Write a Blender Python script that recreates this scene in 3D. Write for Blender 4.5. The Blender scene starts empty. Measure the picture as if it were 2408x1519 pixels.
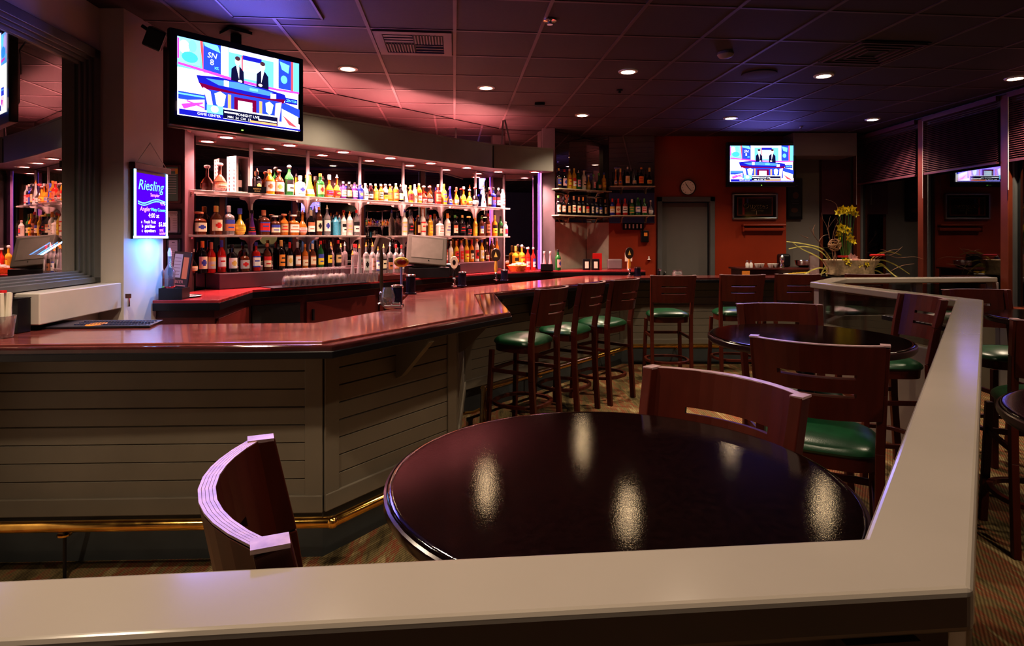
import bpy, bmesh, math, random
from mathutils import Vector, Matrix
random.seed(11)
F, H, CH = 1450.0, 560.0, 1.55
CEIL = 3.03
S = bpy.context.scene
COL = S.collection
PI = math.pi
def X_(px, Y): return (px-1204)/F*Y
def Z_(py, Y): return CH-(py-H)/F*Y
def PT(px, py, z):
    Y = (CH-z)*F/(py-H)
    return ((px-1204)/F*Y, Y)
# ------------------------------------------------------------------ materials
MATS = {}
def nmat(name):
    m = bpy.data.materials.new(name); m.use_nodes = True
    nt = m.node_tree; nt.nodes.clear()
    out = nt.nodes.new('ShaderNodeOutputMaterial')
    MATS[name] = m
    return m, nt, out
def pmat(name, col, rough=.5, metal=0., var=.12, scale=8., stretch=(1,1,1), bump=0., bscale=None, spec=.5, coat=0., emit=None, es=0., rvar=0.):
    """principled material with procedural colour variation and optional bump"""
    m, nt, out = nmat(name)
    N = nt.nodes; L = nt.links
    b = N.new('ShaderNodeBsdfPrincipled')
    b.inputs['Roughness'].default_value = rough; b.inputs['Metallic'].default_value = metal
    b.inputs['Specular IOR Level'].default_value = spec
    b.inputs['Coat Weight'].default_value = coat; b.inputs['Coat Roughness'].default_value = .08
    tc = N.new('ShaderNodeTexCoord'); mp = N.new('ShaderNodeMapping'); mp.inputs['Scale'].default_value = stretch
    L.new(tc.outputs['Object'], mp.inputs['Vector'])
    nz = N.new('ShaderNodeTexNoise'); nz.inputs['Scale'].default_value = scale; nz.inputs['Detail'].default_value = 4
    L.new(mp.outputs['Vector'], nz.inputs['Vector'])
    rp = N.new('ShaderNodeValToRGB')
    rp.color_ramp.elements[0].position = .3; rp.color_ramp.elements[1].position = .7
    rp.color_ramp.elements[0].color = tuple(max(0, c*(1-var)) for c in col)+(1,)
    rp.color_ramp.elements[1].color = tuple(min(1, c*(1+var)) for c in col)+(1,)
    L.new(nz.outputs['Fac'], rp.inputs['Fac']); L.new(rp.outputs['Color'], b.inputs['Base Color'])
    if rvar:
        mr = N.new('ShaderNodeMapRange'); mr.inputs['To Min'].default_value = max(.02, rough-rvar); mr.inputs['To Max'].default_value = rough+rvar
        L.new(nz.outputs['Fac'], mr.inputs['Value']); L.new(mr.outputs['Result'], b.inputs['Roughness'])
    if bump:
        n2 = N.new('ShaderNodeTexNoise'); n2.inputs['Scale'].default_value = bscale or scale; n2.inputs['Detail'].default_value = 2
        L.new(mp.outputs['Vector'], n2.inputs['Vector'])
        bp = N.new('ShaderNodeBump'); bp.inputs['Strength'].default_value = bump; bp.inputs['Distance'].default_value = .002
        L.new(n2.outputs['Fac'], bp.inputs['Height']); L.new(bp.outputs['Normal'], b.inputs['Normal'])
    if emit:
        b.inputs['Emission Color'].default_value = emit+(1,); b.inputs['Emission Strength'].default_value = es
    L.new(b.outputs[0], out.inputs[0])
    return m
def emat(name, col, s):
    m, nt, out = nmat(name)
    e = nt.nodes.new('ShaderNodeEmission'); e.inputs[0].default_value = tuple(col)+(1,); e.inputs[1].default_value = s
    nt.links.new(e.outputs[0], out.inputs[0]); return m
def colmat(name, s, rough=.4, emission=True):
    """colours come from the mesh's Col attribute (printed or displayed picture)"""
    m, nt, out = nmat(name)
    a = nt.nodes.new('ShaderNodeAttribute'); a.attribute_name = 'Col'
    if emission:
        e = nt.nodes.new('ShaderNodeEmission'); e.inputs[1].default_value = s
        nt.links.new(a.outputs['Color'], e.inputs[0]); nt.links.new(e.outputs[0], out.inputs[0])
    else:
        b = nt.nodes.new('ShaderNodeBsdfPrincipled'); b.inputs['Roughness'].default_value = rough
        nt.links.new(a.outputs['Color'], b.inputs['Base Color'])
        if s: nt.links.new(a.outputs['Color'], b.inputs['Emission Color']); b.inputs['Emission Strength'].default_value = s
        nt.links.new(b.outputs[0], out.inputs[0])
    return m
def glassmat(name, tint, reflect, rough=.0, trans=.85, milk=0.):
    """thin glass: clear layer mixed with a glossy reflection"""
    m, nt, out = nmat(name)
    N = nt.nodes; L = nt.links
    t = N.new('ShaderNodeBsdfTransparent'); t.inputs[0].default_value = tuple(c*trans for c in tint)+(1,)
    g = N.new('ShaderNodeBsdfGlossy'); g.inputs['Roughness'].default_value = rough; g.inputs[0].default_value = (.95,.95,.95,1)
    lw = N.new('ShaderNodeLayerWeight'); lw.inputs['Blend'].default_value = .35
    mr = N.new('ShaderNodeMapRange'); mr.inputs['To Min'].default_value = reflect; mr.inputs['To Max'].default_value = min(1, reflect+.55)
    L.new(lw.outputs['Fresnel'], mr.inputs['Value'])
    mx = N.new('ShaderNodeMixShader'); L.new(mr.outputs[0], mx.inputs[0]); L.new(t.outputs[0], mx.inputs[1]); L.new(g.outputs[0], mx.inputs[2])
    if milk:
        d = N.new('ShaderNodeBsdfDiffuse'); d.inputs[0].default_value = (.9,.85,.86,1); m2 = N.new('ShaderNodeMixShader'); m2.inputs[0].default_value = milk
        L.new(mx.outputs[0], m2.inputs[1]); L.new(d.outputs[0], m2.inputs[2]); L.new(m2.outputs[0], out.inputs[0]); return m
    L.new(mx.outputs[0], out.inputs[0]); return m

WOOD = pmat('dark_cherry_wood', (.070,.011,.005), .38, var=.16, scale=9, stretch=(3,3,.35), spec=.35)
WOODTOP = pmat('lit_ply_edge', (.40,.27,.28), .3, var=.25, scale=40, stretch=(1,1,8))  # top edges with purple television light mixed into the wood colour
TABLETOP = pmat('speckled_dark_laminate', (.005,.0018,.0015), .06, var=.5, scale=60, bump=.05, bscale=420, spec=1.0)
TABLEEDGE = pmat('table_edge_lacquer', (.03,.012,.014), .2, var=.3, scale=10)
GREEN = pmat('green_vinyl', (.005,.058,.020), .34, var=.15, scale=20, bump=.15, bscale=200, spec=.8)
BARTOP = pmat('red_bar_lacquer', (.23,.062,.055), .18, var=.3, scale=5, stretch=(1,6,1), coat=.6, rvar=.05)
BARRAIL = pmat('dark_bar_edge_lacquer', (.05,.014,.014), .08, var=.3, scale=10, coat=.8, rvar=.03)
BLACKEDGE = pmat('black_edge_band', (.006,.006,.008), .3)
SIDING = pmat('grey_painted_siding', (.19,.168,.130), .42, var=.07, scale=4)
KICK = pmat('dark_grey_kickboard', (.05,.058,.06), .5, var=.15, scale=6)
RAILPAINT = pmat('beige_gloss_paint', (.34,.30,.26), .15, var=.04, scale=3, rvar=.04)
RAILSIDE = pmat('beige_panel_paint', (.20,.15,.115), .4, var=.08, scale=3)
BRASS = pmat('polished_brass', (.83,.50,.13), .16, metal=1, var=.25, scale=14, rvar=.08)
BRICKRED = pmat('terracotta_wall_paint', (.29,.037,.010), .45, var=.08, scale=3)
GREYWALL = pmat('grey_wall_paint', (.22,.20,.185), .5, var=.06, scale=3)
PALEWALL = pmat('pale_wall_paint', (.66,.60,.57), .45, var=.04, scale=3)
MAUVEWALL = pmat('mauve_wall_paint', (.24,.19,.20), .5, var=.05, scale=3)
VALANCE = pmat('grey_valance_laminate', (.17,.165,.15), .35, var=.06, scale=4)
SOFFIT = pmat('dark_soffit_board', (.10,.05,.06), .5)
FRAMEGREY = pmat('grey_window_frame', (.12,.125,.125), .35, var=.1, scale=5)
DOORGREY = pmat('grey_door_paint', (.16,.15,.14), .4, var=.05, scale=3)
BLACK = pmat('black_plastic', (.008,.008,.010), .3)
BLACKMATT = pmat('matt_black', (.006,.006,.007), .7)
RUBBER = pmat('black_rubber', (.012,.012,.02), .45, bump=.4, bscale=150)
CHROME = pmat('chrome', (.8,.8,.82), .12, metal=1, var=.05)
STEEL = pmat('brushed_steel', (.55,.55,.55), .3, metal=1, var=.1)
WHITE = pmat('white_enamel', (.75,.73,.70), .35, var=.03)
CREAM = pmat('cream_paper', (.72,.66,.55), .5, var=.06, scale=20)
SHELF = pmat('white_laminate_shelf', (.75,.68,.66), .25, var=.06, scale=12)
m, nt, out = nmat('frosted_shelf_glass')
b = nt.nodes.new('ShaderNodeBsdfPrincipled'); b.inputs['Base Color'].default_value = (.8,.72,.70,1); b.inputs['Roughness'].default_value = .2
t = nt.nodes.new('ShaderNodeBsdfTransparent'); t.inputs[0].default_value = (.95,.9,.88,1)
mx = nt.nodes.new('ShaderNodeMixShader'); mx.inputs[0].default_value = .36
nt.links.new(t.outputs[0], mx.inputs[1]); nt.links.new(b.outputs[0], mx.inputs[2]); nt.links.new(mx.outputs[0], out.inputs[0]); SHELFG = m
STANDARD = pmat('pinkish_metal_standard', (.5,.42,.43), .35, metal=.3, var=.1)  # mid-tone metal with a faint pink tint
DARKWOOD = pmat('dark_mahogany_panel', (.07,.012,.010), .35, var=.3, scale=6, stretch=(1,1,.3))
BLINDMAT = pmat('wine_red_blind', (.12,.035,.05), .5, var=.12, scale=5)
MULLION = pmat('red_brown_mullion', (.16,.035,.015), .4, var=.15, scale=4)
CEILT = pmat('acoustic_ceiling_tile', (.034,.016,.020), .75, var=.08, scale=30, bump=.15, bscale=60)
CEILG = pmat('ceiling_grid_metal', (.09,.05,.058), .5, var=.05)
REDPL = pmat('red_plastic', (.6,.02,.02), .35)
ORANGE = pmat('orange_wicker', (.75,.28,.06), .5, var=.3, scale=60, bump=.5, bscale=90)
FABRIC = pmat('burlap_wrap', (.55,.40,.24), .8, var=.25, scale=30, bump=.5, bscale=120)
YELLOW = pmat('yellow_petals', (.85,.68,.03), .5, var=.15, scale=30)
PINKP = pmat('pink_petals', (.8,.42,.40), .5, var=.3, scale=20)
LEAF = pmat('green_leaf', (.10,.28,.05), .45, var=.3, scale=20)
STRAW = pmat('yellow_green_grass_blade', (.50,.44,.10), .5, var=.35, scale=20)
TWIG = pmat('brown_twig', (.36,.20,.13), .7, var=.3, scale=40)
CLEARG = glassmat('clear_glass', (.94,.90,.92), .20, milk=.07)
PANE = glassmat('dark_window_glass', (.6,.6,.6), .16, trans=.7)
LEFTPANE = glassmat('reflective_window_glass', (.8,.78,.7), .34, trans=.65)
DIVGLASS = glassmat('divider_glass', (.85,.85,.85), .10, trans=.9)
BULB = emat('warm_lamp_lens', (1,.72,.42), 28)
PINKBULB = emat('pinkish_lamp_lens', (1,.50,.46), 60)
m, nt, out = nmat('mirror_silver')
g = nt.nodes.new('ShaderNodeBsdfGlossy'); g.inputs['Roughness'].default_value = 0.0; g.inputs[0].default_value = (.72,.66,.64,1)
nt.links.new(g.outputs[0], out.inputs[0]); MIRROR = m
# carpet: diagonal ribs with patches of red, olive and brown
m, nt, out = nmat('striped_carpet'); N = nt.nodes; L = nt.links
b = N.new('ShaderNodeBsdfPrincipled'); b.inputs['Roughness'].default_value = .95; b.inputs['Specular IOR Level'].default_value = .1
tc = N.new('ShaderNodeTexCoord'); mp = N.new('ShaderNodeMapping'); mp.inputs['Rotation'].default_value = (0,0,.55); L.new(tc.outputs['Object'], mp.inputs['Vector'])
wv = N.new('ShaderNodeTexWave'); wv.inputs['Scale'].default_value = 22; wv.inputs['Distortion'].default_value = .6; L.new(mp.outputs[0], wv.inputs['Vector'])
mp2 = N.new('ShaderNodeMapping'); mp2.inputs['Rotation'].default_value = (0,0,.55); mp2.inputs['Scale'].default_value = (5,.8,1); L.new(tc.outputs['Object'], mp2.inputs['Vector'])
nz = N.new('ShaderNodeTexNoise'); nz.inputs['Scale'].default_value = 1.6; nz.inputs['Detail'].default_value = 6; nz.inputs['Roughness'].default_value = .7; L.new(mp2.outputs[0], nz.inputs['Vector'])
rp = N.new('ShaderNodeValToRGB'); el = rp.color_ramp.elements
el[0].position = .36; el[0].color = (.09,.07,.035,1); el[1].position = .64; el[1].color = (.46,.36,.19,1)
e = el.new(.47); e.color = (.24,.19,.09,1); e = el.new(.53); e.color = (.30,.10,.055,1); e = el.new(.57); e.color = (.27,.21,.10,1)
L.new(nz.outputs['Fac'], rp.inputs[0])
mx = N.new('ShaderNodeMixRGB'); mx.blend_type = 'MULTIPLY'; mx.inputs[0].default_value = .7
rp2 = N.new('ShaderNodeValToRGB'); rp2.color_ramp.elements[0].color = (.25,.2,.18,1); L.new(wv.outputs['Fac'], rp2.inputs[0])
L.new(rp.outputs[0], mx.inputs[1]); L.new(rp2.outputs[0], mx.inputs[2]); L.new(mx.outputs[0], b.inputs['Base Color'])
L.new(b.outputs[0], out.inputs[0]); CARPET = m
# ------------------------------------------------------------------ mesh builder
class MB:
    def __init__(s): s.v = []; s.f = []; s.mi = []; s.c = []
    def add(s, vs, fs, mi=0, col=None):
        o = len(s.v); s.v += [tuple(v) for v in vs]
        for f in fs: s.f.append(tuple(i+o for i in f)); s.mi.append(mi); s.c.append(col)
        return s
    def box(s, cx, cy, cz, sx, sy, sz, rz=0., mi=0, M=None, col=None):
        vs = []
        c, n = math.cos(rz), math.sin(rz)
        for z in (-.5,.5):
            for x, y in ((-.5,-.5),(.5,-.5),(.5,.5),(-.5,.5)):
                a, b = x*sx, y*sy
                p = Vector((cx+a*c-b*n, cy+a*n+b*c, cz+z*sz))
                vs.append(M @ p if M else p)
        return s.add(vs, [(3,2,1,0),(4,5,6,7),(0,1,5,4),(1,2,6,5),(2,3,7,6),(3,0,4,7)], mi, col)
    def bar(s, p, q, w, h, up=(0,0,1), mi=0):
        """rectangular bar from p to q, w sideways, h along up"""
        p = Vector(p); q = Vector(q); d = (q-p).normalized(); u = Vector(up)
        sd = d.cross(u)
        if sd.length < 1e-5: sd = d.cross(Vector((0,1,0)))
        sd.normalize(); u = sd.cross(d).normalized()
        vs = []
        for e in (p, q):
            for a, b in ((-.5,-.5),(.5,-.5),(.5,.5),(-.5,.5)): vs.append(e+sd*a*w+u*b*h)
        return s.add(vs, [(0,1,2,3),(7,6,5,4),(0,4,5,1),(1,5,6,2),(2,6,7,3),(3,7,4,0)], mi)
    def prism(s, poly, z0, z1, mi=0):
        n = len(poly)
        a = sum(poly[i][0]*poly[(i+1)%n][1]-poly[(i+1)%n][0]*poly[i][1] for i in range(n))
        if a < 0: poly = poly[::-1]
        vs = [(x,y,z0) for x,y in poly]+[(x,y,z1) for x,y in poly]
        fs = [tuple(range(n))[::-1], tuple(range(n,2*n))]+[(i,(i+1)%n,(i+1)%n+n,i+n) for i in range(n)]
        return s.add(vs, fs, mi)
    def lathe(s, prof, seg=16, c=(0,0,0), n=None, mi=0, squash=1., ring=False):
        """prof: list of (r,z); n: superellipse power for square bodies"""
        vs = []; fs = []; k = len(prof)
        for j in range(seg):
            t = 2*PI*(j+.5)/seg; ct, st = math.cos(t), math.sin(t)
            g = 1. if n is None else 1/((abs(ct)**n+abs(st)**n)**(1/n))
            for r, z in prof:
                gg = g if (n is None or r > .55*max(p[0] for p in prof)) else 1.
                vs.append((c[0]+r*gg*ct, c[1]+r*gg*st*squash, c[2]+z))
        for j in range(seg):
            a = j*k; b = ((j+1)%seg)*k
            for i in range(k-1): fs.append((a+i, b+i, b+i+1, a+i+1))
            if ring: fs.append((a+k-1, b+k-1, b, a))
        if not ring: fs.append(tuple(j*k for j in range(seg))[::-1]); fs.append(tuple(j*k+k-1 for j in range(seg)))
        return s.add(vs, fs, mi)
    def tube(s, pts, r, seg=8, mi=0, r2=None, closed=False):
        pts = [Vector(p) for p in pts]; n = len(pts); vs = []; fs = []
        for i, p in enumerate(pts):
            if closed: d = pts[(i+1)%n]-pts[i-1]
            else: d = pts[min(i+1,n-1)]-pts[max(i-1,0)]
            d.normalize(); u = Vector((0,0,1))
            if abs(d.z) > .95: u = Vector((0,1,0))
            a = d.cross(u).normalized(); b = a.cross(d)
            rr = r if r2 is None else r+(r2-r)*i/(n-1)
            for j in range(seg):
                t = 2*PI*j/seg; vs.append(p+a*math.cos(t)*rr+b*math.sin(t)*rr)
        for i in range(n if closed else n-1):
            for j in range(seg):
                k = (j+1)%seg; ii = (i+1)%n
                fs.append((i*seg+j, i*seg+k, ii*seg+k, ii*seg+j))
        if not closed: fs += [tuple(range(seg)), tuple((n-1)*seg+j for j in range(seg))[::-1]]
        return s.add(vs, fs, mi)
    def sphere(s, c, r, seg=10, sz=1.):
        prof = [(max(1e-4, r*math.sin(PI*i/7)), -r*sz*math.cos(PI*i/7)) for i in range(8)]
        return s.lathe(prof, seg, c)
    def build(s, name, mats, parent=None, world=False, bevel=0., smooth=False, bseg=2, solid=0.):
        me = bpy.data.meshes.new(name)
        vs = s.v
        if world and parent is not None:
            l = parent.location; vs = [(v[0]-l[0], v[1]-l[1], v[2]-l[2]) for v in vs]
        me.from_pydata([tuple(v) for v in vs], [], s.f)
        if not isinstance(mats, (list, tuple)): mats = [mats]
        for m_ in mats: me.materials.append(m_)
        for p, k in zip(me.polygons, s.mi): p.material_index = k
        if any(c is not None for c in s.c):
            ca = me.color_attributes.new('Col', 'FLOAT_COLOR', 'CORNER')
            for p, c in zip(me.polygons, s.c):
                for li in p.loop_indices: ca.data[li].color = tuple(c or (0,0,0))+(1,)
        me.validate(); me.update()
        if smooth:
            for p in me.polygons: p.use_smooth = True
            try: me.set_sharp_from_angle(angle=.75)
            except Exception: pass
        o = bpy.data.objects.new(name, me); COL.objects.link(o)
        if parent is not None: o.parent = parent
        if solid:
            md = o.modifiers.new('thickness', 'SOLIDIFY'); md.thickness = solid; md.offset = 0
        if bevel:
            md = o.modifiers.new('bevel', 'BEVEL'); md.width = bevel; md.segments = bseg; md.limit_method = 'ANGLE'; md.angle_limit = .6
        return o
def tag(o, label=None, cat=None, group=None, kind=None):
    if label: o['label'] = label
    if cat: o['category'] = cat
    if group: o['group'] = group
    if kind: o['kind'] = kind
    return o
def thing(name, loc, label, cat, rz=0., group=None):
    o = bpy.data.objects.new(name, None); COL.objects.link(o); o.location = loc; o.rotation_euler = (0,0,rz); o.empty_display_size = .1
    return tag(o, label, cat, group)
def struct(name, mb, mats, **k):
    o = mb.build(name, mats, **k); o['kind'] = 'structure'; return o
def children(o): return [c for c in COL.objects if c.parent is o]
def copy_tree(o, kids, loc, rz, label, group=None):
    """kids: {part: [subparts]}"""
    c = o.copy(); COL.objects.link(c); c.location = loc; c.rotation_euler = (0,0,rz); c['label'] = label
    if group: c['group'] = group
    for k, subs in kids:
        d = k.copy(); COL.objects.link(d); d.parent = c
        for s_ in subs:
            e_ = s_.copy(); COL.objects.link(e_); e_.parent = d
    return c
def kids_of(o): return [(k, children(k)) for k in children(o)]
def offset_line(pts, d):
    """offset open polyline to its left by d with mitred corners"""
    res = []; n = len(pts)
    for i in range(n):
        ns = []
        for a, b in ((i-1,i),(i,i+1)):
            if a < 0 or b >= n: continue
            dx, dy = pts[b][0]-pts[a][0], pts[b][1]-pts[a][1]; l = math.hypot(dx,dy); ns.append((-dy/l, dx/l))
        if len(ns) == 1: nx, ny = ns[0]; k = 1
        else:
            nx, ny = ns[0][0]+ns[1][0], ns[0][1]+ns[1][1]; l = math.hypot(nx,ny); nx /= l; ny /= l
            k = 1/max(.35, nx*ns[0][0]+ny*ns[0][1])
        res.append((pts[i][0]+nx*d*k, pts[i][1]+ny*d*k))
    return res
def strip(mb, A, B, z0, z1, mi=0, zb=None):
    """solid strip between two parallel polylines, one closed body"""
    n = len(A); vs = []
    for a, b in zip(A, B): vs += [(a[0],a[1],z0),(b[0],b[1],z0),(b[0],b[1],z1 if zb is None else zb),(a[0],a[1],z1)]
    fs = []
    for i in range(n-1):
        o = i*4
        for j in range(4): k = (j+1)%4; fs.append((o+j, o+k, o+4+k, o+4+j))
    fs += [(3,2,1,0), tuple((n-1)*4+j for j in range(4))]
    mb.add(vs, fs, mi); return mb
def recalc(o):
    bm = bmesh.new(); bm.from_mesh(o.data); bmesh.ops.recalc_face_normals(bm, faces=bm.faces[:]); bm.to_mesh(o.data); bm.free(); return o
def text_geo(txt, size, align='CENTER', shear=0.):
    cu = bpy.data.curves.new('t', 'FONT'); cu.body = txt; cu.size = size; cu.align_x = align; cu.align_y = 'CENTER'; cu.resolution_u = 2; cu.shear = shear
    ob = bpy.data.objects.new('t', cu)
    me = bpy.data.meshes.new_from_object(ob)
    vs = [tuple(v.co) for v in me.vertices]; fs = [tuple(p.vertices) for p in me.polygons]
    bpy.data.objects.remove(ob); bpy.data.curves.remove(cu); bpy.data.meshes.remove(me)
    return vs, fs
class Pic:
    """flat picture: coloured shapes on the local XZ plane facing -Y, u right 0..1, v down 0..1"""
    def __init__(s, w, h): s.w, s.h = w, h; s.mb = MB(); s.k = 0
    def p(s, u, v): return ((u-.5)*s.w, -.0004*s.k-.0004, (.5-v)*s.h)
    def poly(s, pts, col):
        s.k += 1
        s.mb.add([s.p(u,v) for u,v in pts], [tuple(range(len(pts)))[::-1]], 0, col); return s
    def rect(s, u0, v0, u1, v1, col): return s.poly([(u0,v0),(u1,v0),(u1,v1),(u0,v1)], col)
    def ell(s, u, v, ru, rv, col, n=14): return s.poly([(u+ru*math.cos(2*PI*i/n), v+rv*math.sin(2*PI*i/n)) for i in range(n)], col)
    def text(s, t, u, v, size, col, align='CENTER', shear=0.):
        s.k += 1; vs, fs = text_geo(t, size*s.h, align, shear); c = s.p(u,v)
        s.mb.add([(c[0]+a, c[1], c[2]+b) for a,b,_ in vs], fs, 0, col); return s
    def build(s, name, mat, parent): return s.mb.build(name, mat, parent)

# ------------------------------------------------------------------ camera
cam = bpy.data.cameras.new('camera'); co = bpy.data.objects.new('camera', cam); COL.objects.link(co)
co.location = (0,0,CH); co.rotation_euler = (PI/2,0,0)
cam.sensor_width = 36; cam.lens = F/2408*36; cam.shift_y = -(759.5-H)/2408; cam.clip_start = .05; cam.clip_end = 300
S.camera = co
# ------------------------------------------------------------------ shared directions
AX, AY = .9956, .0934          # building axis running right
BX, BY = -.0934, .9956         # building axis running away
NX, NY, WC = .771, -.637, 5.428
def wq(px, q):                 # point at distance q in front of the mirror wall, seen at column px
    s = (px-1204)/F; Y = (WC-q)/(.637-.771*s); return (s*Y, Y)
def wt(t, q):                  # point along the mirror wall
    return (-.1+.637*t+.771*q, 8.4+.771*t-.637*q)
W0 = wt(-4.25, 0); W1 = (-.1, 8.4); W2 = (.573, 8.5); W3 = (1.10, 9.12); W4 = (1.40, 8.92); W5 = (2.06, 8.88)
# ------------------------------------------------------------------ room shell
struct('floor', MB().box(3.0,3.2,-.05, 13,13.4,.1), CARPET)
struct('ceiling', MB().box(3.0,3.2,CEIL+.05, 13,13.4,.1), CEILT)
mb = MB()
for k in range(-9, 16):        # grid bars running away
    u = .605*k+.004
    p0 = (AX*u+BX*-3, AY*u+BY*-3); p1 = (AX*u+BX*9.0, AY*u+BY*9.0)
    mb.bar((p0[0],p0[1],CEIL-.002),(p1[0],p1[1],CEIL-.002), .024,.008)
for k in range(-12, 8):
    v = 4.41+.605*k
    p0 = (AX*-5.4+BX*v, AY*-5.4+BY*v); p1 = (AX*8.6+BX*v, AY*8.6+BY*v)
    mb.bar((p0[0],p0[1],CEIL-.001),(p1[0],p1[1],CEIL-.001), .024,.006)
struct('trim_1', mb, CEILG)
# far wall with door opening (orange-red), x 2.06..4.0
DX0, DX1, DZ = X_(1545,8.95), X_(1680,8.95), Z_(463,8.95)
mb = MB().prism([(2.06,8.95),(DX0,8.95),(DX0,9.15),(2.06,9.15)],0,CEIL)
mb.prism([(DX1,8.95),(3.98,8.95),(3.98,9.15),(DX1,9.15)],0,CEIL).prism([(DX0,8.95),(DX1,8.95),(DX1,9.15),(DX0,9.15)],DZ,CEIL)
struct('wall_back', mb, BRICKRED)
d = thing('door_1', ((DX0+DX1)/2,9.0,0), None, None); d['kind'] = 'structure'
w = DX1-DX0
mb = MB().box(-w/2+.035,-.04,DZ/2,.07,.08,DZ).box(w/2-.035,-.04,DZ/2,.07,.08,DZ).box(0,-.04,DZ-.035,w,.08,.07)
mb.build('door_frame', FRAMEGREY, d, bevel=.005)
MB().box(0,.05,(DZ-.08)/2,w-.15,.045,DZ-.08).build('door_leaf', DOORGREY, d, bevel=.004)
MB().box(-w/2+.13,.01,1.0,.02,.05,.12).box(-w/2+.16,-.01,1.0,.10,.02,.02).build('door_handle', STEEL, d, bevel=.004)
# recess with grey wall, header and window at the far right
struct('wall_recess', MB().prism([(3.98,9.15),(4.56,9.15),(4.56,9.3),(3.98,9.3)],0,CEIL).prism([(5.0,9.15),(5.2,9.15),(5.2,9.3),(5.0,9.3)],0,CEIL).prism([(4.56,9.15),(5.0,9.15),(5.0,9.3),(4.56,9.3)],0,.9), GREYWALL)
hy = 8.6
struct('trim_2', MB().prism([(X_(1866,hy),hy),(X_(2016,hy),hy),(X_(2016,hy),9.14),(X_(1866,hy),8.94),],Z_(366,hy),CEIL-.005), MAUVEWALL, bevel=.01)
w_ = thing('window_1', (4.78,9.2,0), None, None); w_['kind'] = 'structure'
MB().box(-.19,0,1.95,.04,.12,2.1).box(.19,0,1.95,.04,.12,2.1).box(0,0,.93,.42,.12,.06).box(0,0,2.97,.42,.12,.06).build('window_frame', MULLION, w_)
MB().box(0,.02,1.95,.36,.01,2.0).build('pane', PANE, w_)
tag(MB().box(4.78,9.1,2.35,.42,.02,.9).build('window_blind', BLINDMAT), 'narrow dark wine blind over the window in the far corner recess', 'blind')
# right wall of windows  X=5.0
wr = MB().box(5.08,6.2,.4,.12,5.9,.8).box(5.08,6.2,CEIL-.06,.12,5.9,.12)
struct('wall_right', wr, GREYWALL)
posts = [8.95, 7.52, 6.24, 4.9, 3.5]
mb = MB()
for y in posts: mb.box(5.03,y,1.9,.10,.10,2.2)
mb.box(5.02,6.2,.84,.18,5.8,.05)
struct('trim_3', mb, MULLION, bevel=.006)
for i in range(4):
    y0, y1 = posts[i+1]+.05, posts[i]-.05
    w_ = thing('window_%d' % (i+2), (5.06,(y0+y1)/2,0), None, None); w_['kind'] = 'structure'
    MB().box(0,0,1.9,.01,y1-y0,2.1).build('pane', PANE, w_)
    mb = MB()
    for yy in (-(y1-y0)/2+.012, (y1-y0)/2-.012): mb.box(-.02,yy,1.9,.03,.024,2.1)
    mb.build('window_frame', FRAMEGREY, w_)
names = ['narrow wine red blind beside the far corner column, right wall', 'purple lit slatted blind, second along the right hand windows', 'third dark slatted blind along the right hand windows, cut by the frame','nearest dark slatted blind along the right hand windows']
for i in range(4):
    y0, y1 = posts[i+1]+.07, posts[i]-.07
    if i > 2: break
    t = thing('window_blind', (4.97,(y0+y1)/2,2.31), names[i], 'blind', group=None)
    mb = MB(); z = .03
    while z < .64:
        mb.bar((0,-(y1-y0)/2,z),(0,(y1-y0)/2,z), .022,.002, up=(.55,0,.83)) if False else mb.add([(-.011,-(y1-y0)/2,z-.008),(.011,-(y1-y0)/2,z+.010),(.011,(y1-y0)/2,z+.010),(-.011,(y1-y0)/2,z-.008)],[(0,1,2,3)])
        z += .0215
    mb.build('slats', BLINDMAT, t)
    MB().box(0,0,.01,.03,y1-y0,.02).build('bottom_rail', BLINDMAT, t); MB().box(0,0,.67,.04,y1-y0,.05).build('head_rail', BLINDMAT, t)
    MB().tube([(-.02,(y1-y0)/2-.02,.65),(-.02,(y1-y0)/2-.02,-.28)],.004,6).build('cord', WHITE, t)
# closing walls behind and to the side of the camera
struct('wall_front', MB().box(2.0,-2.6,1.5,11,.1,3.1), GREYWALL)
struct('wall_side', MB().box(8.6,3,1.5,.1,12,3.1), GREYWALL)
struct('trim_4', MB().box(6.8,9.3,1.5,3.6,.1,3.1).box(6.9,3.4,1.5,3.8,.1,3.1), BLACKMATT)
# left: window wall along the away axis
def LW(y): return -2.66+.0938*(3.97-y)
def lwbox(mb, y0, y1, z0, z1, dout, din, mi=0):
    mb.prism([(LW(y0)-dout,y0),(LW(y0)+din,y0),(LW(y1)+din,y1),(LW(y1)-dout,y1)], z0, z1, mi)
mb = MB()
lwbox(mb,-2.6,3.97,0,1.29,.14,0); lwbox(mb,-2.6,3.97,2.74,CEIL,.14,0); lwbox(mb,3.90,3.97,1.29,2.74,.14,0); lwbox(mb,-2.6,.6,1.29,2.74,.14,0)
struct('wall_left', mb, PALEWALL)
w_ = thing('window_6', (LW(2.3),2.3,1.29), None, None); w_['kind'] = 'structure'
mb = MB()
for i,(a,dd,o) in enumerate(((0,.03,0),(.03,.015,.03),(.06,-.0,.05),(.09,-.015,.07))):
    y0, y1, z0, z1 = .60+a, 3.94-a, 1.27+a*.5, 2.745-a*.75
    th = .06
    for (ya,yb,za,zb) in ((y0,y1,z1-th,z1),(y0,y1,z0,z0+th*.6),(y1-th-.01,y1,z0,z1),(y0,y0+th,z0,z1)):
        lwbox(mb,ya,yb,za,zb,.10,dd)
mb.build('window_frame', FRAMEGREY, w_, world=True, bevel=.004)
mb = MB(); lwbox(mb,.75,3.84,1.33,2.66,.040,-.028); mb.build('pane', LEFTPANE, w_, world=True)
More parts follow.
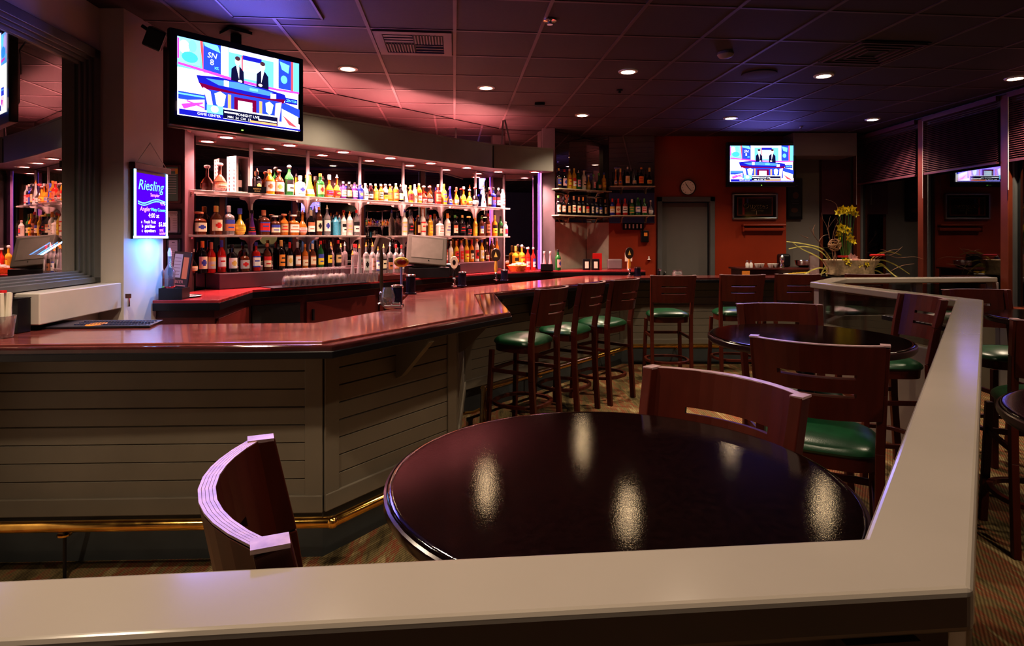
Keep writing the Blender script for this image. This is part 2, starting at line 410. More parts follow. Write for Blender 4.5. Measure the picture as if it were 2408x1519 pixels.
# column between window wall and bar
struct('wall_column', MB().prism([(-2.95,3.97),(-2.5,3.97),(-2.5,4.42),(-2.95,4.42)],0,CEIL), PALEWALL)
struct('wall_jog', MB().prism([(-3.1,4.90),(-2.60,4.90),(-2.64,5.12),(-2.72,5.25),(-3.2,5.25)],0,CEIL).prism([(-2.97,4.42),(-2.85,4.42),(-2.85,4.95),(-2.97,4.95)],0,CEIL), pmat('dark_red_stub_wall',(.10,.035,.045),.5))
# adjoining room seen through the left window
struct('wall_adjoining', MB().box(-6.6,2.5,1.5,.1,9,3.1).box(-4.6,6.6,1.5,4.2,.1,3.1), pmat('olive_wall_paint',(.30,.27,.14),.7))
struct('floor_adjoining', MB().box(-4.85,2.5,-.05,3.6,9,.1), CARPET)
struct('ceiling_adjoining', MB().box(-4.85,2.5,3.0,3.6,9,.1), pmat('olive_ceiling_boards',(.40,.33,.17),.7,var=.3,scale=3,stretch=(1,8,1)))
# white boxed ledge below the window
mb = MB(); lwbox(mb,3.18,3.965,1.10,1.265,-.005,.15)
struct('trim_5', mb, pmat('white_ledge_paint',(.60,.55,.50),.35,var=.03), bevel=.006)
# mirror wall backing and mirrors
wl = MB().prism([W0,W1,W2,(W2[0]-.08,W2[1]+.12),(W1[0]-.05,W1[1]+.14),(W0[0]-.15,W0[1]+.1)],0,CEIL)
struct('wall_mirrored', wl, SOFFIT)
def wallpanel(p, q, z0, z1, off, th=.008):
    dx, dy = q[0]-p[0], q[1]-p[1]; l = math.hypot(dx,dy); nx, ny = dy/l, -dx/l
    return MB().prism([(p[0]+nx*off,p[1]+ny*off),(q[0]+nx*off,q[1]+ny*off),(q[0]+nx*(off+th),q[1]+ny*(off+th)),(p[0]+nx*(off+th),p[1]+ny*(off+th))],z0,z1)
tag(wallpanel(wt(-4.08,0),(-.1,8.4),1.12,CEIL-.01,.002).build('wall_mirror', MIRROR), 'long wall mirror behind the lit liquor shelves', 'mirror')
mr = tag(wallpanel((-.09,8.4),(.40,8.474),1.12,CEIL-.01,.002).build('wall_mirror', MIRROR), 'narrow mirror between the liquor shelves and the purple lit post', 'mirror')
struct('wall_corner', MB().prism([W2,W3,W4,W5,(2.06,9.15),(.5,9.3),(W2[0]-.08,W2[1]+.12)],0,CEIL), BRICKRED)
struct('trim_6', wallpanel(W2,W3,0,1.775,.0,.006), pmat('beige_wall_paint',(.55,.50,.42),.5))
struct('trim_7', wallpanel((W3[0]+.004,W3[1]-.02),W4,0,1.775,.0,.006), pmat('beige_alcove_paint',(.55,.48,.42),.5))
tag(wallpanel((W2[0]+.01,W2[1]+.01),W3,1.78,CEIL-.01,.008).build('wall_mirror', MIRROR), 'corner mirror behind the wine bottles, left leaf', 'mirror')
tag(wallpanel((W3[0]+.01,W3[1]-.01),W4,1.78,CEIL-.01,.008).build('wall_mirror', MIRROR), 'corner mirror behind the wine bottles, narrow middle leaf', 'mirror')
mr = wallpanel(W4,(2.05,8.88),1.78,CEIL-.01,.008).build('wall_mirror', MIRROR); tag(mr, 'corner mirror leaf next to the grey door, behind green and red bottles', 'mirror')
MB().bar((1.41,8.905,1.775),(2.05,8.865,1.775),.012,.02).build('bottom_trim', CHROME, mr)
# grey return and purple lit post between mirror and corner shelves
struct('wall_pier', MB().prism([(X_(1275,8.3),8.3),(X_(1305,8.3),8.3),(X_(1305,8.3)+.01,8.6),(X_(1275,8.3)-.0,8.5)],0,CEIL), pmat('dark_mauve_pier',(.10,.08,.09),.5))
pp = thing('light_post', (X_(1269,8.28),8.28,1.13), 'tall narrow post glowing purple and pink beside the grey pier', 'light')
MB().box(0,0,.66,.05,.04,1.32).build('post', pmat('purple_post',(.4,.2,.5),.3), pp)
MB().box(.016,-.024,.66,.016,.008,1.30).build('pink_tube', emat('pink_neon',(1,.22,.50),2.2), pp); MB().box(-.012,-.024,.66,.022,.008,1.30).build('violet_tube', emat('violet_neon',(.22,.10,.9),1.6), pp)
# ------------------------------------------------------------------ valance over the back bar
VQ = .40
vp = [(wq(405,VQ)[0]-.02, wq(405,VQ)[1]-.02), wq(700,VQ), wq(880,.415), wq(1040,.43), (-.228,7.5), (.53,7.87)]
vi = [(p[0]-.03*NX*1.0, p[1]-.03*NY) for p in vp]; vi[-1] = (.52,7.9)
t = thing('bar_canopy', (vp[0][0],vp[0][1],2.42), 'long grey canopy panel with pot lights above the liquor shelves', 'canopy')
VO = offset_line(vp, .025)
recalc(strip(MB(), vp, VO, 2.40, 2.68).build('fascia', VALANCE, t, world=True, bevel=.006))
recalc(strip(MB(), offset_line(vp,-.006), VO, 2.675, 2.695).build('cap_moulding', VALANCE, t, world=True, bevel=.003))
mb = MB(); poly = [(p[0],p[1]) for p in VO]+[(.53,8.2),(.40,8.46),(-.1,8.37),wt(-4.2,.012)]
mb.prism(poly, 2.42, 2.45); mb.build('underside', SOFFIT, t, world=True)
vs_ = [1057]
mb = MB()
for px in (1160,): 
    mb.box(-.228,7.497,2.54,.012,.012,.27,rz=.5)
mb.build('joint_strip', BLACKMATT, t, world=True)
# tube frame standing on the canopy
ts = thing('canopy_stay', (-.08,7.72,2.69), 'black V shaped steel stay between canopy top and ceiling', 'bracket')
MB().bar((-.05,0,0),(-.03,0,.34),.02,.02).bar((.07,0,0),(-.01,0,.34),.02,.02).build('stay', BLACKMATT, ts)
# ------------------------------------------------------------------ lamps
def spot(name, loc, e, col, size=2.0, blend=.6, rad=.05, rot=(0,0,0)):
    l = bpy.data.lights.new(name, 'SPOT'); l.energy = e; l.color = col; l.spot_size = size; l.spot_blend = blend; l.shadow_soft_size = rad
    o = bpy.data.objects.new(name, l); COL.objects.link(o); o.location = loc; o.rotation_euler = rot; return o
WARM = (1,.79,.58)
def ceil_pt(px, py): Y = (CEIL-CH)*F/(H-py); return (X_(px,Y), Y)
dl = [(818,160,'left of the two downlights above the bar corner'),(1143,205,'downlight above the middle of the bar, between vent and canopy'),(1477,167,'brightest middle downlight of the near row'),(1369,270,'small downlight in front of the corner bottle mirrors'),(1937,177,'downlight right of the round ceiling speaker'),(1718,277,'downlight above and before the grey door'),(2052,280,'downlight near the far right window corner'),(2388,183,'downlight cut by the right edge of the frame')]
DL = []
for px,py,lab in dl:
    x,y = ceil_pt(px,py); DL.append((x,y))
    t = thing('ceiling_downlight', (x,y,CEIL), 'round recessed warm '+lab if 'downlight' in lab else lab, 'ceiling light')
    MB().lathe([(.062,-.012),(.085,-.010),(.088,-.002),(.062,-.002)],24,ring=True).build('trim_ring', WHITE, t, smooth=True)
    MB().lathe([(.001,-.010),(.060,-.010),(.061,-.003)],24).build('lens', BULB, t)
    o_ = spot('spot_lamp', (x,y,CEIL-.03), 110, WARM, 2.05, .8, .032); 
for x,y,e in ((-.9,3.0,80),(.9,3.2,80),(.15,.80,72),(2.6,2.0,60),(2.3,.95,75),(-1.3,1.2,100),(4.0,3.5,70),(-1.75,2.5,130)):
    spot('spot_lamp', (x,y,CEIL-.03), e, WARM, 2.1, .7, .05)
# pot lights in the canopy
pots = []
for i,px in enumerate((425,533,681,807,918,1013,1098,1172)):
    pots.append(wq(px,.19))
pots.append((.30,8.05))
for i,(x,y) in enumerate(pots):
    t = thing('canopy_downlight', (x,y,2.42), 'round pink tinted pot light under the bar canopy, %s from the left' % ['first','second','third','fourth','fifth','sixth','seventh','eighth','ninth'][i], 'ceiling light', group='pot lights under the bar canopy')
    MB().lathe([(.052,-.012),(.072,-.010),(.074,-.001),(.052,-.001)],20,ring=True).build('trim_ring', pmat('pot_trim',(.7,.3,.3),.4), t, smooth=True) if i == 0 else None
    if i == 0: ringme = children(t)[0].data
    else:
        o_ = bpy.data.objects.new('trim_ring', ringme); COL.objects.link(o_); o_.parent = t
    MB().lathe([(.001,-.008),(.050,-.008),(.051,-.002)],20).build('lens', PINKBULB, t)
    spot('pot_lamp', (x,y,2.40), 175, (1,.49,.45), 2.45, .8, .035)
# ------------------------------------------------------------------ main bar
FE = [(-2.60,2.60),(-.785,2.70),(-.005,3.89),(-.148,5.23),(1.52,7.3),(4.55,7.35)]
BE = [(-2.62,3.38),(-1.12,3.5),(-.80,4.2),(-.89,5.35),(.95,7.95),(4.55,8.0)]
BODY = [(-2.62,2.93),(-.915,2.99),(-.352,3.81),(-.42,5.38),(1.36,7.6),(4.5,7.65)]
bar = thing('bar_counter', (-.9,4.0,0), 'long angled bar with red lacquered top and grey boarded front', 'bar')
FI = offset_line(FE, .17)
recalc(strip(MB(), FI, BE, 1.035, 1.070).build('countertop', BARTOP, bar, world=True, bevel=.004))
recalc(strip(MB(), FE, FI, 1.030, 1.0835, zb=1.062).build('edge_rail', BARRAIL, bar, world=True, bevel=.012, bseg=3))
recalc(strip(MB(), offset_line(FE,-.006), offset_line(FE,.03), 1.022, 1.056).build('edge_band', BLACKEDGE, bar, world=True, bevel=.004))
core = recalc(strip(MB(), offset_line(BODY,.012), offset_line(BODY,.20), .0, 1.03).build('carcass', KICK, bar, world=True))
def seg_frame(p, q):
    d = Vector((q[0]-p[0], q[1]-p[1], 0)); l = d.length; d.normalize(); n = Vector((d.y,-d.x,0)); return d, n, l
for i in range(5):
    p, q = BODY[i], BODY[i+1]; d, n, l = seg_frame(p, q)
    P0 = Vector((p[0],p[1],0))
    # boarded panel with V grooves: profile in (offset, z)
    prof = [(0,.30)]; z = .30
    while z+.087 < .985: prof += [(.008,z+.004),(.008,z+.083),(0,z+.087)]; z += .087
    prof += [(.008,z+.004),(.008,1.02),(0,1.03)]
    a = P0; b_ = P0+d*l
    if i in (0,1,3,4): a = P0+d*(.0 if i in (0,) else .05); b_ = P0+d*(l-(.05 if i < 4 else 0))
    vs = []
    for e_ in (a, b_):
        for o_, zz in prof: vs.append(e_+n*o_+Vector((0,0,zz)))
    k = len(prof)
    MB().add(vs, [(j, j+k, j+k+1, j+1) for j in range(k-1)]).build('front_panel', SIDING, bar, world=True)
    recalc(MB().prism([tuple((P0+n*.0)[:2]), tuple((P0+d*l)[:2]), tuple((P0+d*l+n*.02)[:2]), tuple((P0+n*.02)[:2])], .225,.31).build('base_moulding', SIDING, bar, world=True, bevel=.005))
for ci in (1,2,3,4):
    for sgn, i in ((-1,ci-1),(1,ci)):
        p, q = BODY[i], BODY[i+1]; d, n, l = seg_frame(p, q)
        c = Vector((BODY[ci][0],BODY[ci][1],0)); w0 = .085 if not (i == 2) else .06
        e_ = c+d*sgn*w0
        MB().prism([tuple(c[:2]), tuple(e_[:2]), tuple((e_+n*.016)[:2]), tuple((c+n*.016)[:2])], .30,1.025).build('corner_board', SIDING, bar, world=True, bevel=.003)
for i, ts_ in ((1,(.5,)),(2,(.35,.9)),(3,(.25,.95,1.65,2.35)),(4,(.5,1.4,2.3,3.0))):
    p, q = BODY[i], BODY[i+1]; d, n, l = seg_frame(p, q)
    for t_ in ts_:
        if t_ > l: continue
        c = Vector((p[0],p[1],0))+d*t_
        vs = []
        for s_ in (-.02,.02):
            for o_, zz in ((.008,1.03),(.25,1.03),(.25,1.0),(.05,.80),(.008,.78)): vs.append(c+d*s_+n*o_+Vector((0,0,zz)))
        recalc(MB().add(vs, [(0,1,2,3,4),(9,8,7,6,5)]+[(j,(j+1)%5,(j+1)%5+5,j+5) for j in range(5)]).build('bracket', SIDING, bar, world=True))
# brass foot rail
FR = offset_line(BODY, -.17)
fr = thing('foot_rail', (-.9,2.8,0), 'polished brass foot rail running along the base of the bar', 'foot rail')
MB().tube([(x,y,.25) for x,y in FR], .0255, 14).build('rail_tube', BRASS, fr, world=True, smooth=True)
for i in range(5):
    p, q = BODY[i], BODY[i+1]; d, n, l = seg_frame(p, q)
    ks = max(1, int(l/1.0))
    for k in range(ks):
        c = Vector((p[0],p[1],0))+d*l*(k+.62)/ks if i != 0 else Vector((p[0],p[1],0))+d*(l*(.35+.53*k))
        if i == 0 and k > 1: continue
        mb = MB().tube([c+n*.0+Vector((0,0,.19)), c+n*.10+Vector((0,0,.20)), c+n*.16+Vector((0,0,.228))], .011, 8)
        mb.lathe([(.03,-.004),(.03,.004)],12,(c.x+n.x*.17,c.y+n.y*.17,.215))
        mb.build('rail_bracket', BRASS, fr, world=True, smooth=True)
        c2 = c+d*.0+n*.17
        if i in (0,1): MB().tube([c2+Vector((0,0,.23)), c2+Vector((.0,0,.0))], .008, 6).build('rail_leg', BLACK, fr, world=True)
for i in (1,2,3,4):
    x,y = FR[i]; MB().sphere((x,y,.25),.029,12).build('elbow', BRASS, fr, world=True, smooth=True)
# ------------------------------------------------------------------ back counter
CZ = 1.12
CF = [(-2.49,4.27),(-2.04,4.30),(-2.165,5.15),(-1.83,5.47),(-1.33,6.20),(-.18,7.75),(.55,8.18),(1.78,8.22)]
cb = [(-2.49,4.43),(-2.58,4.45),(-2.58,4.89),(-2.58,5.10),wt(-3.9,.02),(-.09,8.36),(.40,8.42),(.40,8.25),(.61,8.25),(.66,8.58),(1.13,9.07),(1.40,8.89),(1.78,8.85)]
bc = thing('back_counter', (-1.5,6.0,0), 'red topped back counter along the mirror wall with dark cabinets', 'counter')
mb = MB(); mb.prism(CF+cb[::-1], CZ-.03, CZ); recalc(mb.build('countertop', pmat('crimson_counter_lacquer',(.30,.03,.035),.22,var=.3,scale=6,stretch=(1,5,1),coat=.3), bc, world=True, bevel=.004))
CFi = offset_line(CF, .05)
mb = MB(); mb.prism(CFi+cb[::-1], 0.0, CZ-.031); recalc(mb.build('cabinet', DARKWOOD, bc, world=True))
recalc(strip(MB(), offset_line(CF,-.002), offset_line(CF,.03), CZ-.075, CZ-.02).build('edge_band', BLACKEDGE, bc, world=True, bevel=.004))
PANELR = pmat('red_brown_cabinet_door', (.11,.014,.010), .4, var=.12, scale=3)
for i in range(1, 7):
    p, q = CFi[i], CFi[i+1]; d, n, l = seg_frame(p, q); c = Vector((p[0],p[1],0))
    ks = max(1, round(l/.75))
    for k in range(ks):
        a = c+d*(l*k/ks+.03)+n*.001; b_ = c+d*(l*(k+1)/ks-.03)+n*.001
        m_ = BLACKMATT if i == 2 else PANELR  # black panels stand in for the shade inside the open shelf
        dr = recalc(MB().prism([tuple(a[:2]),tuple(b_[:2]),tuple((b_+n*.02)[:2]),tuple((a+n*.02)[:2])], .15, .98).build('door_or_shade_panel', m_, bc, world=True, bevel=.004))
        h = a+d*.06+n*.03
        if i != 2: MB().box(h.x,h.y,.86,.016,.016,.10,rz=math.atan2(d.y,d.x)).build('door_handle', BLACK, dr, world=False)
        if i != 2: dr_h = [c_ for c_ in children(dr)][0]; dr_h.location = -Vector(bc.location)
# bottle ledge
rr = thing('bottle_ledge', (wt(-2,.15)[0],wt(-2,.15)[1],CZ), 'dark raised ledge on the back counter, under the lowest bottle row', 'ledge')
def wprism(mb, t0, t1, q0, q1, z0, z1): return mb.prism([wt(t0,q1), wt(t1,q1), wt(t1,q0), wt(t0,q0)], z0, z1)
recalc(wprism(MB(), -4.0,-.45, .015,.27, CZ+.001,1.253).build('ledge', pmat('dark_plum_ledge',(.10,.05,.065),.4), rr, world=True, bevel=.006))
# shelves: parameters along the wall from pixel columns
def t_of(px, q):
    x,y = wq(px,q); return (x+.1-.771*q)/.637
shelves = [('upper white bottle shelf on the mirror wall, full length',1.946,t_of(424,.22),t_of(1198,.22)),
           ('lower left white bottle shelf, ending beside the mirrored television',1.577,t_of(440,.22),t_of(858,.22)),
           ('lower right white bottle shelf above the cash register screen',1.577,t_of(934,.22),t_of(1198,.22))]
STD_PX = [430,590,724,846,948,1038,1118,1185]
for lab,z,t0,t1 in shelves:
    s_ = thing('bottle_shelf', (wt(t0,.1)[0],wt(t0,.1)[1],z), lab, 'shelf')
    recalc(wprism(MB(), t0,t1, .02,.235, z-.018,z).build('board', SHELFG, s_, world=True, bevel=.003))
    for px in STD_PX:
        tt = t_of(px,.02)
        if tt < t0-.25 or tt > t1+.1: continue
        tt = min(max(tt,t0+.02),t1-.03)
        vs = []
        for dt in (-.006,.006):
            for q_,zz in ((.02,-.019),(.20,-.019),(.19,-.035),(.09,-.05),(.045,-.085),(.035,-.14),(.02,-.15)): x,y = wt(tt+dt*1.2,q_); vs.append((x,y,z+zz))
        recalc(MB().add(vs, [tuple(range(7)),tuple(range(13,6,-1))]+[(j,(j+1)%7,(j+1)%7+7,j+7) for j in range(7)]).build('bracket', SHELF, s_, world=True))
ordn = ['first','second','third','fourth','fifth','sixth','seventh','eighth']
for i,px in enumerate(STD_PX):
    x,y = wq(px,.012); z0 = 1.26 if px < 1150 else 1.13
    mb = MB().box(x,y,(z0+2.41)/2,.026,.016,2.41-z0,rz=.88)
    zz = z0+.03
    st = tag(mb.build('shelf_standard', STANDARD), 'slotted upright shelf rail on the mirror wall, %s from the left' % ordn[i], 'shelf rail', group='upright rails behind the liquor shelves')
# ------------------------------------------------------------------ bottles
BC = {'amber':(.42,.13,.02),'darkamber':(.12,.03,.012),'clear':None,'green':(.02,.12,.03),'black':(.008,.006,.008),'blue':(.02,.03,.30),'skyblue':(.10,.42,.62),
      'red':(.45,.02,.015),'gold':(.65,.38,.04),'white':(.72,.68,.62),'orange':(.75,.22,.02),'brown':(.10,.03,.015),'wine':(.03,.006,.008),'pink':(.6,.25,.28),'purple':(.10,.03,.16)}
BM = {}
for k,c in BC.items():
    BM[k] = glassmat('bottle_glass_clear',(.92,.80,.82),.22,.05,.8,milk=.17) if c is None else pmat('bottle_glass_'+k, c, .10, var=.25, scale=14, coat=.3)
LC = {'cream':(.85,.72,.52),'white':(.88,.84,.80),'yellow':(.85,.62,.06),'black':(.015,.013,.015),'red':(.65,.03,.03),'orange':(.85,.30,.05),'green':(.10,.35,.08),'blue':(.06,.08,.42),'tan':(.62,.42,.22),'gold':(.75,.52,.14),'pink':(.8,.45,.45),'silver':(.55,.53,.52),'copper':(.55,.20,.10)}
LM = {k: pmat('label_paper_'+k, c, .5, var=.12, scale=60) for k,c in LC.items()}
SH = {'std':[(.9,0),(1,.02),(1,.56),(.88,.64),(.38,.75),(.32,.80),(.33,.90)],
      'square':[(.92,0),(1,.02),(1,.60),(.85,.66),(.36,.72),(.34,.90)],
      'round':[(.55,0),(.85,.06),(1,.22),(.95,.36),(.6,.50),(.27,.60),(.24,.90)],
      'slim':[(.9,0),(1,.02),(1,.66),(.7,.75),(.42,.82),(.40,.90)],
      'cone':[(.95,0),(1,.03),(.9,.15),(.5,.50),(.30,.70),(.28,.90)],
      'wine':[(.95,0),(1,.02),(1,.58),(.85,.66),(.40,.73),(.38,.90)]}
CACHE = {}
def shared(key, fn):
    if key not in CACHE: CACHE[key] = fn()
    return CACHE[key]
def mesh_of(mb, mats, smooth=True):
    o = mb.build('m', mats, smooth=smooth); me = o.data; bpy.data.objects.remove(o); return me
def link(name, me, parent=None):
    o = bpy.data.objects.new(name, me); COL.objects.link(o); o.parent = parent; return o
def bottle_body(shape, col):
    def f():
        n = 5 if shape == 'square' else None
        sc = .9 if shape == 'square' else 1
        return mesh_of(MB().lathe([(r*sc,z) for r,z in SH[shape]], 16, n=n), BM[col])
    return shared(('b',shape,col), f)
def bottle_label(shape, lab, acc, var):
    def f():
        mb = MB(); n = 5 if shape == 'square' else None; rows = 8; cols = 8
        z0, z1 = (.14,.52) if shape not in ('round','cone') else (.12,.32)
        span = 1.15
        def rad(z):
            P = SH[shape]
            for a,b in zip(P,P[1:]):
                if a[1] <= z <= b[1]: return a[0]+(b[0]-a[0])*(z-a[1])/(b[1]-a[1])
            return 1
        vs = []
        for i in range(rows+1):
            z = z0+(z1-z0)*i/rows
            for j in range(cols+1):
                t = -PI/2+span*(2*j/cols-1); ct,st = math.cos(t),math.sin(t)
                g = 1. if n is None else .9/((abs(ct)**n+abs(st)**n)**(1/n)); r = rad(z)*g*1.025+.004
                vs.append((r*ct,r*st,z))
        for i in range(rows):
            for j in range(cols):
                a = i*(cols+1)+j; mi = 0
                if var == 0: mi = 1 if (i in (2,) and 1 <= j <= 6) or (i == 5 and 2 <= j <= 5) else 0
                elif var == 1: mi = 1 if (i in (3,4) and 2 <= j <= 5) or (i in (2,5) and j in (3,4)) else 0
                elif var == 2: mi = 1 if i in (0,7) or (i in (4,) and 2 <= j <= 5) else 0
                else: mi = 1 if i >= 5 or (i == 2 and 2 <= j <= 5) else 0
                mb.add([vs[a],vs[a+1],vs[a+cols+2],vs[a+cols+1]], [(0,1,2,3)], mi)
        return mesh_of(mb, [LM[lab], LM[acc]], smooth=False)
    return shared(('l',shape,lab,acc,var), f)
def bottle_cap(kind, col):
    def f():
        if kind == 'ball': P = [(.18,0),(.42,.02),(.5,.06),(.45,.10),(.2,.125)]
        elif kind == 'pour': P = [(.36,0),(.36,.03),(.2,.05),(.12,.14)]
        elif kind == 'long': P = [(.36,-.12),(.40,-.11),(.40,.09),(.3,.10)]
        elif kind == 'wide': P = [(.62,0),(.66,.01),(.66,.07),(.6,.08)]
        else: P = [(.38,-.03),(.40,-.02),(.40,.09),(.34,.10)]
        return mesh_of(MB().lathe(P, 12), LM[col])
    return shared(('c',kind,col), f)
CNT = {}
ORD = lambda n: {1:'first',2:'second',3:'third'}.get(n, None) or str(n)+'th'
def ordw(n):
    W = 'first second third fourth fifth sixth seventh eighth ninth tenth eleventh twelfth thirteenth fourteenth fifteenth sixteenth seventeenth eighteenth nineteenth twentieth'.split()
    if n <= 20: return W[n-1]
    T = {2:'twenty',3:'thirty',4:'forty'}
    if n%10 == 0: return {30:'thirtieth',40:'fortieth'}[n]
    return T[n//10]+'-'+W[n%10-1]
NAMEC = {'darkamber':'dark amber','skyblue':'sky blue'}
def bottle(x, y, z, h, w, shape, body, lab, cap, row, rz=.88, small=False):
    if CEILH.get(row): h = min(h, CEILH[row])
    n = CNT[row] = CNT.get(row,0)+1
    acc = random.choice([c for c in ('black','red','gold','copper','blue') if c != lab]); var = random.randrange(4)
    o = link('liquor_bottle', bottle_body(shape, body))
    o.location = (x,y,z+.0005); o.scale = (w/2, w/2, h/1.02); o.rotation_euler = (0,0,rz+random.uniform(-.25,.25))
    ck, cc = cap
    lt = ', %s label, %s cap' % (lab, cc) if lab else ' with %s cap' % cc
    tag(o, ('%s bottle%s, %s from left on %s' % (NAMEC.get(body,body), lt, ordw(n), row)), 'bottle', group='bottles on '+row)
    if lab: link('label', bottle_label(shape, lab, acc, var), o)
    c = link('cap', bottle_cap(ck, cc), o); c.location = (0,0,.90)
    return o
CEILH = {'lowest ledge':.30,'lower left shelf':.345,'lower right shelf':.345}
R1, R2, R3, R4 = 'upper shelf','lower left shelf','lower right shelf','lowest ledge'
def row(lst, z, q, rowname, wdef=None):
    for it in lst:
        px, hp, wp, shape, body, lab, cap = it[:7]; qq = it[7] if len(it) > 7 else q
        x,y = wq(px,qq); bottle(x,y,z, hp*y/F, wp*y/F, shape, body, lab, cap, rowname)
row([(517,68,30,'round','brown','cream',('ball','white')),
 (604,60,19,'square','black','black',('pour','copper')),(634,60,23,'std','orange','white',('std','copper')),(656,60,22,'std','brown','white',('ball','copper')),
 (680,72,21,'std','green','cream',('ball','white')),(706,50,22,'square','white','cream',('long','cream')),(729,58,22,'cone','gold','silver',('pour','black')),
 (753,58,19,'wine','green','gold',('std','orange')),(774,56,21,'round','orange','red',('long','white')),(792,55,20,'round','amber','red',('pour','white')),
 (807,42,15,'std','purple','white',('std','white')),(821,42,14,'std','black','tan',('std','white')),(834,41,14,'slim','purple','white',('std','black')),(847,41,14,'slim','blue','blue',('std','white')),
 (859,41,14,'std','white','white',('std','white')),(871,41,13,'slim','wine','white',('std','white')),(883,41,13,'std','gold','yellow',('std','cream')),(895,41,13,'std','amber','cream',('std','white')),
 (906,41,13,'slim','white','yellow',('ball','white')),(917,41,13,'std','orange','orange',('ball','cream')),(931,45,13,'slim','amber','gold',('long','cream')),(942,42,13,'std','black','white',('pour','copper')),
 (954,42,13,'cone','white','white',('std','cream')),(965,42,13,'std','gold','red',('std','yellow')),(975,45,12,'slim','white','cream',('std','white')),(985,48,13,'slim','gold','cream',('long','cream')),
 (996,42,17,'round','brown','pink',('ball','white')),(1010,42,17,'round','brown','white',('ball','pink')),(1030,48,14,'square','copper' if False else 'red','copper',('std','copper')),(1044,50,13,'std','gold','orange',('std','orange')),
 (1058,45,13,'cone','blue','silver',('std','blue')),(1073,44,13,'round','orange','cream',('long','copper')),(1090,46,15,'round','orange','yellow',('std','white')),(1104,40,15,'round','orange','cream',('ball','pink')),
 (1117,46,17,'round','black','white',('ball','red')),(1137,54,13,'cone','white','white',('pour','orange')),(1150,48,11,'slim','wine','cream',('std','white')),(1160,48,13,'square','blue','blue',('std','black')),
 (1172,48,11,'slim','black','white',('std','cream')),(1182,46,12,'slim','white','pink',('std','pink'))], 1.946, .13, R1)
row([(468,56,30,'square','darkamber','cream',('wide','copper')),(508,70,27,'std','brown','cream',('long','gold')),(538,70,24,'square','clear','copper',('long','silver')),
 (564,64,26,'round','gold','yellow',('long','blue')),(592,60,20,'cone','purple','black',('std','black')),(620,60,26,'square','brown','red',('long','copper')),(646,48,23,'square','brown','cream',('wide','white')),
 (668,52,19,'std','amber','tan',('wide','copper')),(690,50,24,'square','amber','white',('wide','white')),(711,58,22,'round','amber','silver',('pour','copper')),(731,60,18,'std','black','white',('long','cream')),
 (750,68,15,'slim','brown','cream',('long','orange')),(769,70,16,'std','clear','white',('pour','cream')),(789,50,14,'slim','skyblue',None,('std','black')),(798,48,13,'slim','skyblue',None,('pour','white'),.06),
 (808,53,13,'slim','white','white',('pour','orange')),(822,56,15,'slim','white','pink',('pour','orange')),(838,62,15,'std','clear','white',('std','red'))], 1.577, .12, R2)
row([(951,62,14,'std','white','silver',('pour','blue')),(965,56,14,'std','clear','black',('std','black')),(984,50,10,'slim','wine','tan',('std','copper')),(994,64,14,'std','white','cream',('long','white')),(1012,50,12,'slim','gold','yellow',('std','red')),
 (1034,42,18,'square','white','white',('std','black')),(1052,54,15,'std','white','cream',('long','orange')),(1070,50,14,'wine','black','cream',('std','green')),(1087,50,15,'std','black','black',('std','gold')),
 (1102,48,15,'round','black','black',('wide','gold')),(1117,44,11,'slim','gold','yellow',('std','orange')),(1132,46,11,'slim','brown','cream',('std','green')),(1147,54,12,'std','brown','copper',('std','red')),
 (1163,50,13,'std','orange','yellow',('long','yellow')),(1177,48,12,'wine','green','cream',('std','black')),(1189,34,11,'slim','white','red',('ball','pink'),.19)], 1.577, .12, R3)
row([(453,60,22,'round','black','white',('std','cream')),(476,78,21,'wine','black','cream',('long','orange')),(497,74,19,'std','red','silver',('long','copper')),(521,78,19,'std','red','white',('long','blue')),
 (546,66,22,'wine','black','white',('std','black')),(574,54,22,'square','darkamber','silver',('std','black')),(602,70,19,'square','red','white',('std','blue')),(628,66,19,'std','brown','cream',('std','copper')),
 (661,72,18,'wine','black','orange',('long','gold')),(681,66,15,'std','black','cream',('long','red')),(699,66,16,'std','wine','white',('long','silver')),(717,60,15,'std','amber','cream',('std','orange')),
 (735,60,16,'std','brown','cream',('long','cream')),(754,66,15,'std','green','yellow',('std','red')),(774,66,14,'wine','black','yellow',('std','black')),(795,66,15,'wine','black','tan',('std','red')),
 (1034,44,13,'std','purple','white',('std','white')),(1047,50,12,'square','red','pink',('std','copper')),(1060,52,12,'std','white','cream',('std','white')),(1073,52,12,'std','gold','red',('long','orange')),
 (1085,52,11,'slim','pink','red',('std','orange')),(1097,54,12,'std','gold','yellow',('long','yellow')),(1109,54,11,'std','orange','cream',('long','red')),(1121,54,11,'slim','white','red',('long','orange')),
 (1133,52,11,'std','gold','white',('std','blue')),(1145,46,11,'round','brown','cream',('std','tan')),(1156,54,10,'slim','brown','tan',('std','cream')),(1168,54,11,'std','orange','red',('std','pink'))], 1.2535, .13, R4)
# champagne gift box on the upper shelf
x,y = wq(561,.14); g = thing('gift_box', (x,y,1.9465), 'tall white champagne gift box with red print and open window', 'box', rz=1.0)
gw, gh = 50*y/F*.72, 84*y/F
mb = MB().box(0,gw*.5-.003,gh/2,gw,.006,gh).box(0,0,.004,gw,gw,.008).box(0,0,gh-.004,gw,gw,.008).box(-gw/2+.003,0,gh/2,.006,gw,gh).box(gw/2-.003,0,gh/2,.006,gw,gh)
mb.box(-gw/2+.012,-gw/2+.003,gh/2,.018,.006,gh).box(gw/2-.012,-gw/2+.003,gh/2,.018,.006,gh)
mb.build('carton', pmat('white_pink_card',(.85,.70,.68),.4), g)
mb = MB()
for cx in (-.3,.25):
    for k in range(9): mb.box(-gw/2-.001,cx*gw*.9,gh*(.06+.105*k)+.01,.002,.014 if k%2 else .010,.012 if k%3 else .018)
mb.build('red_print', LM['red'], g)
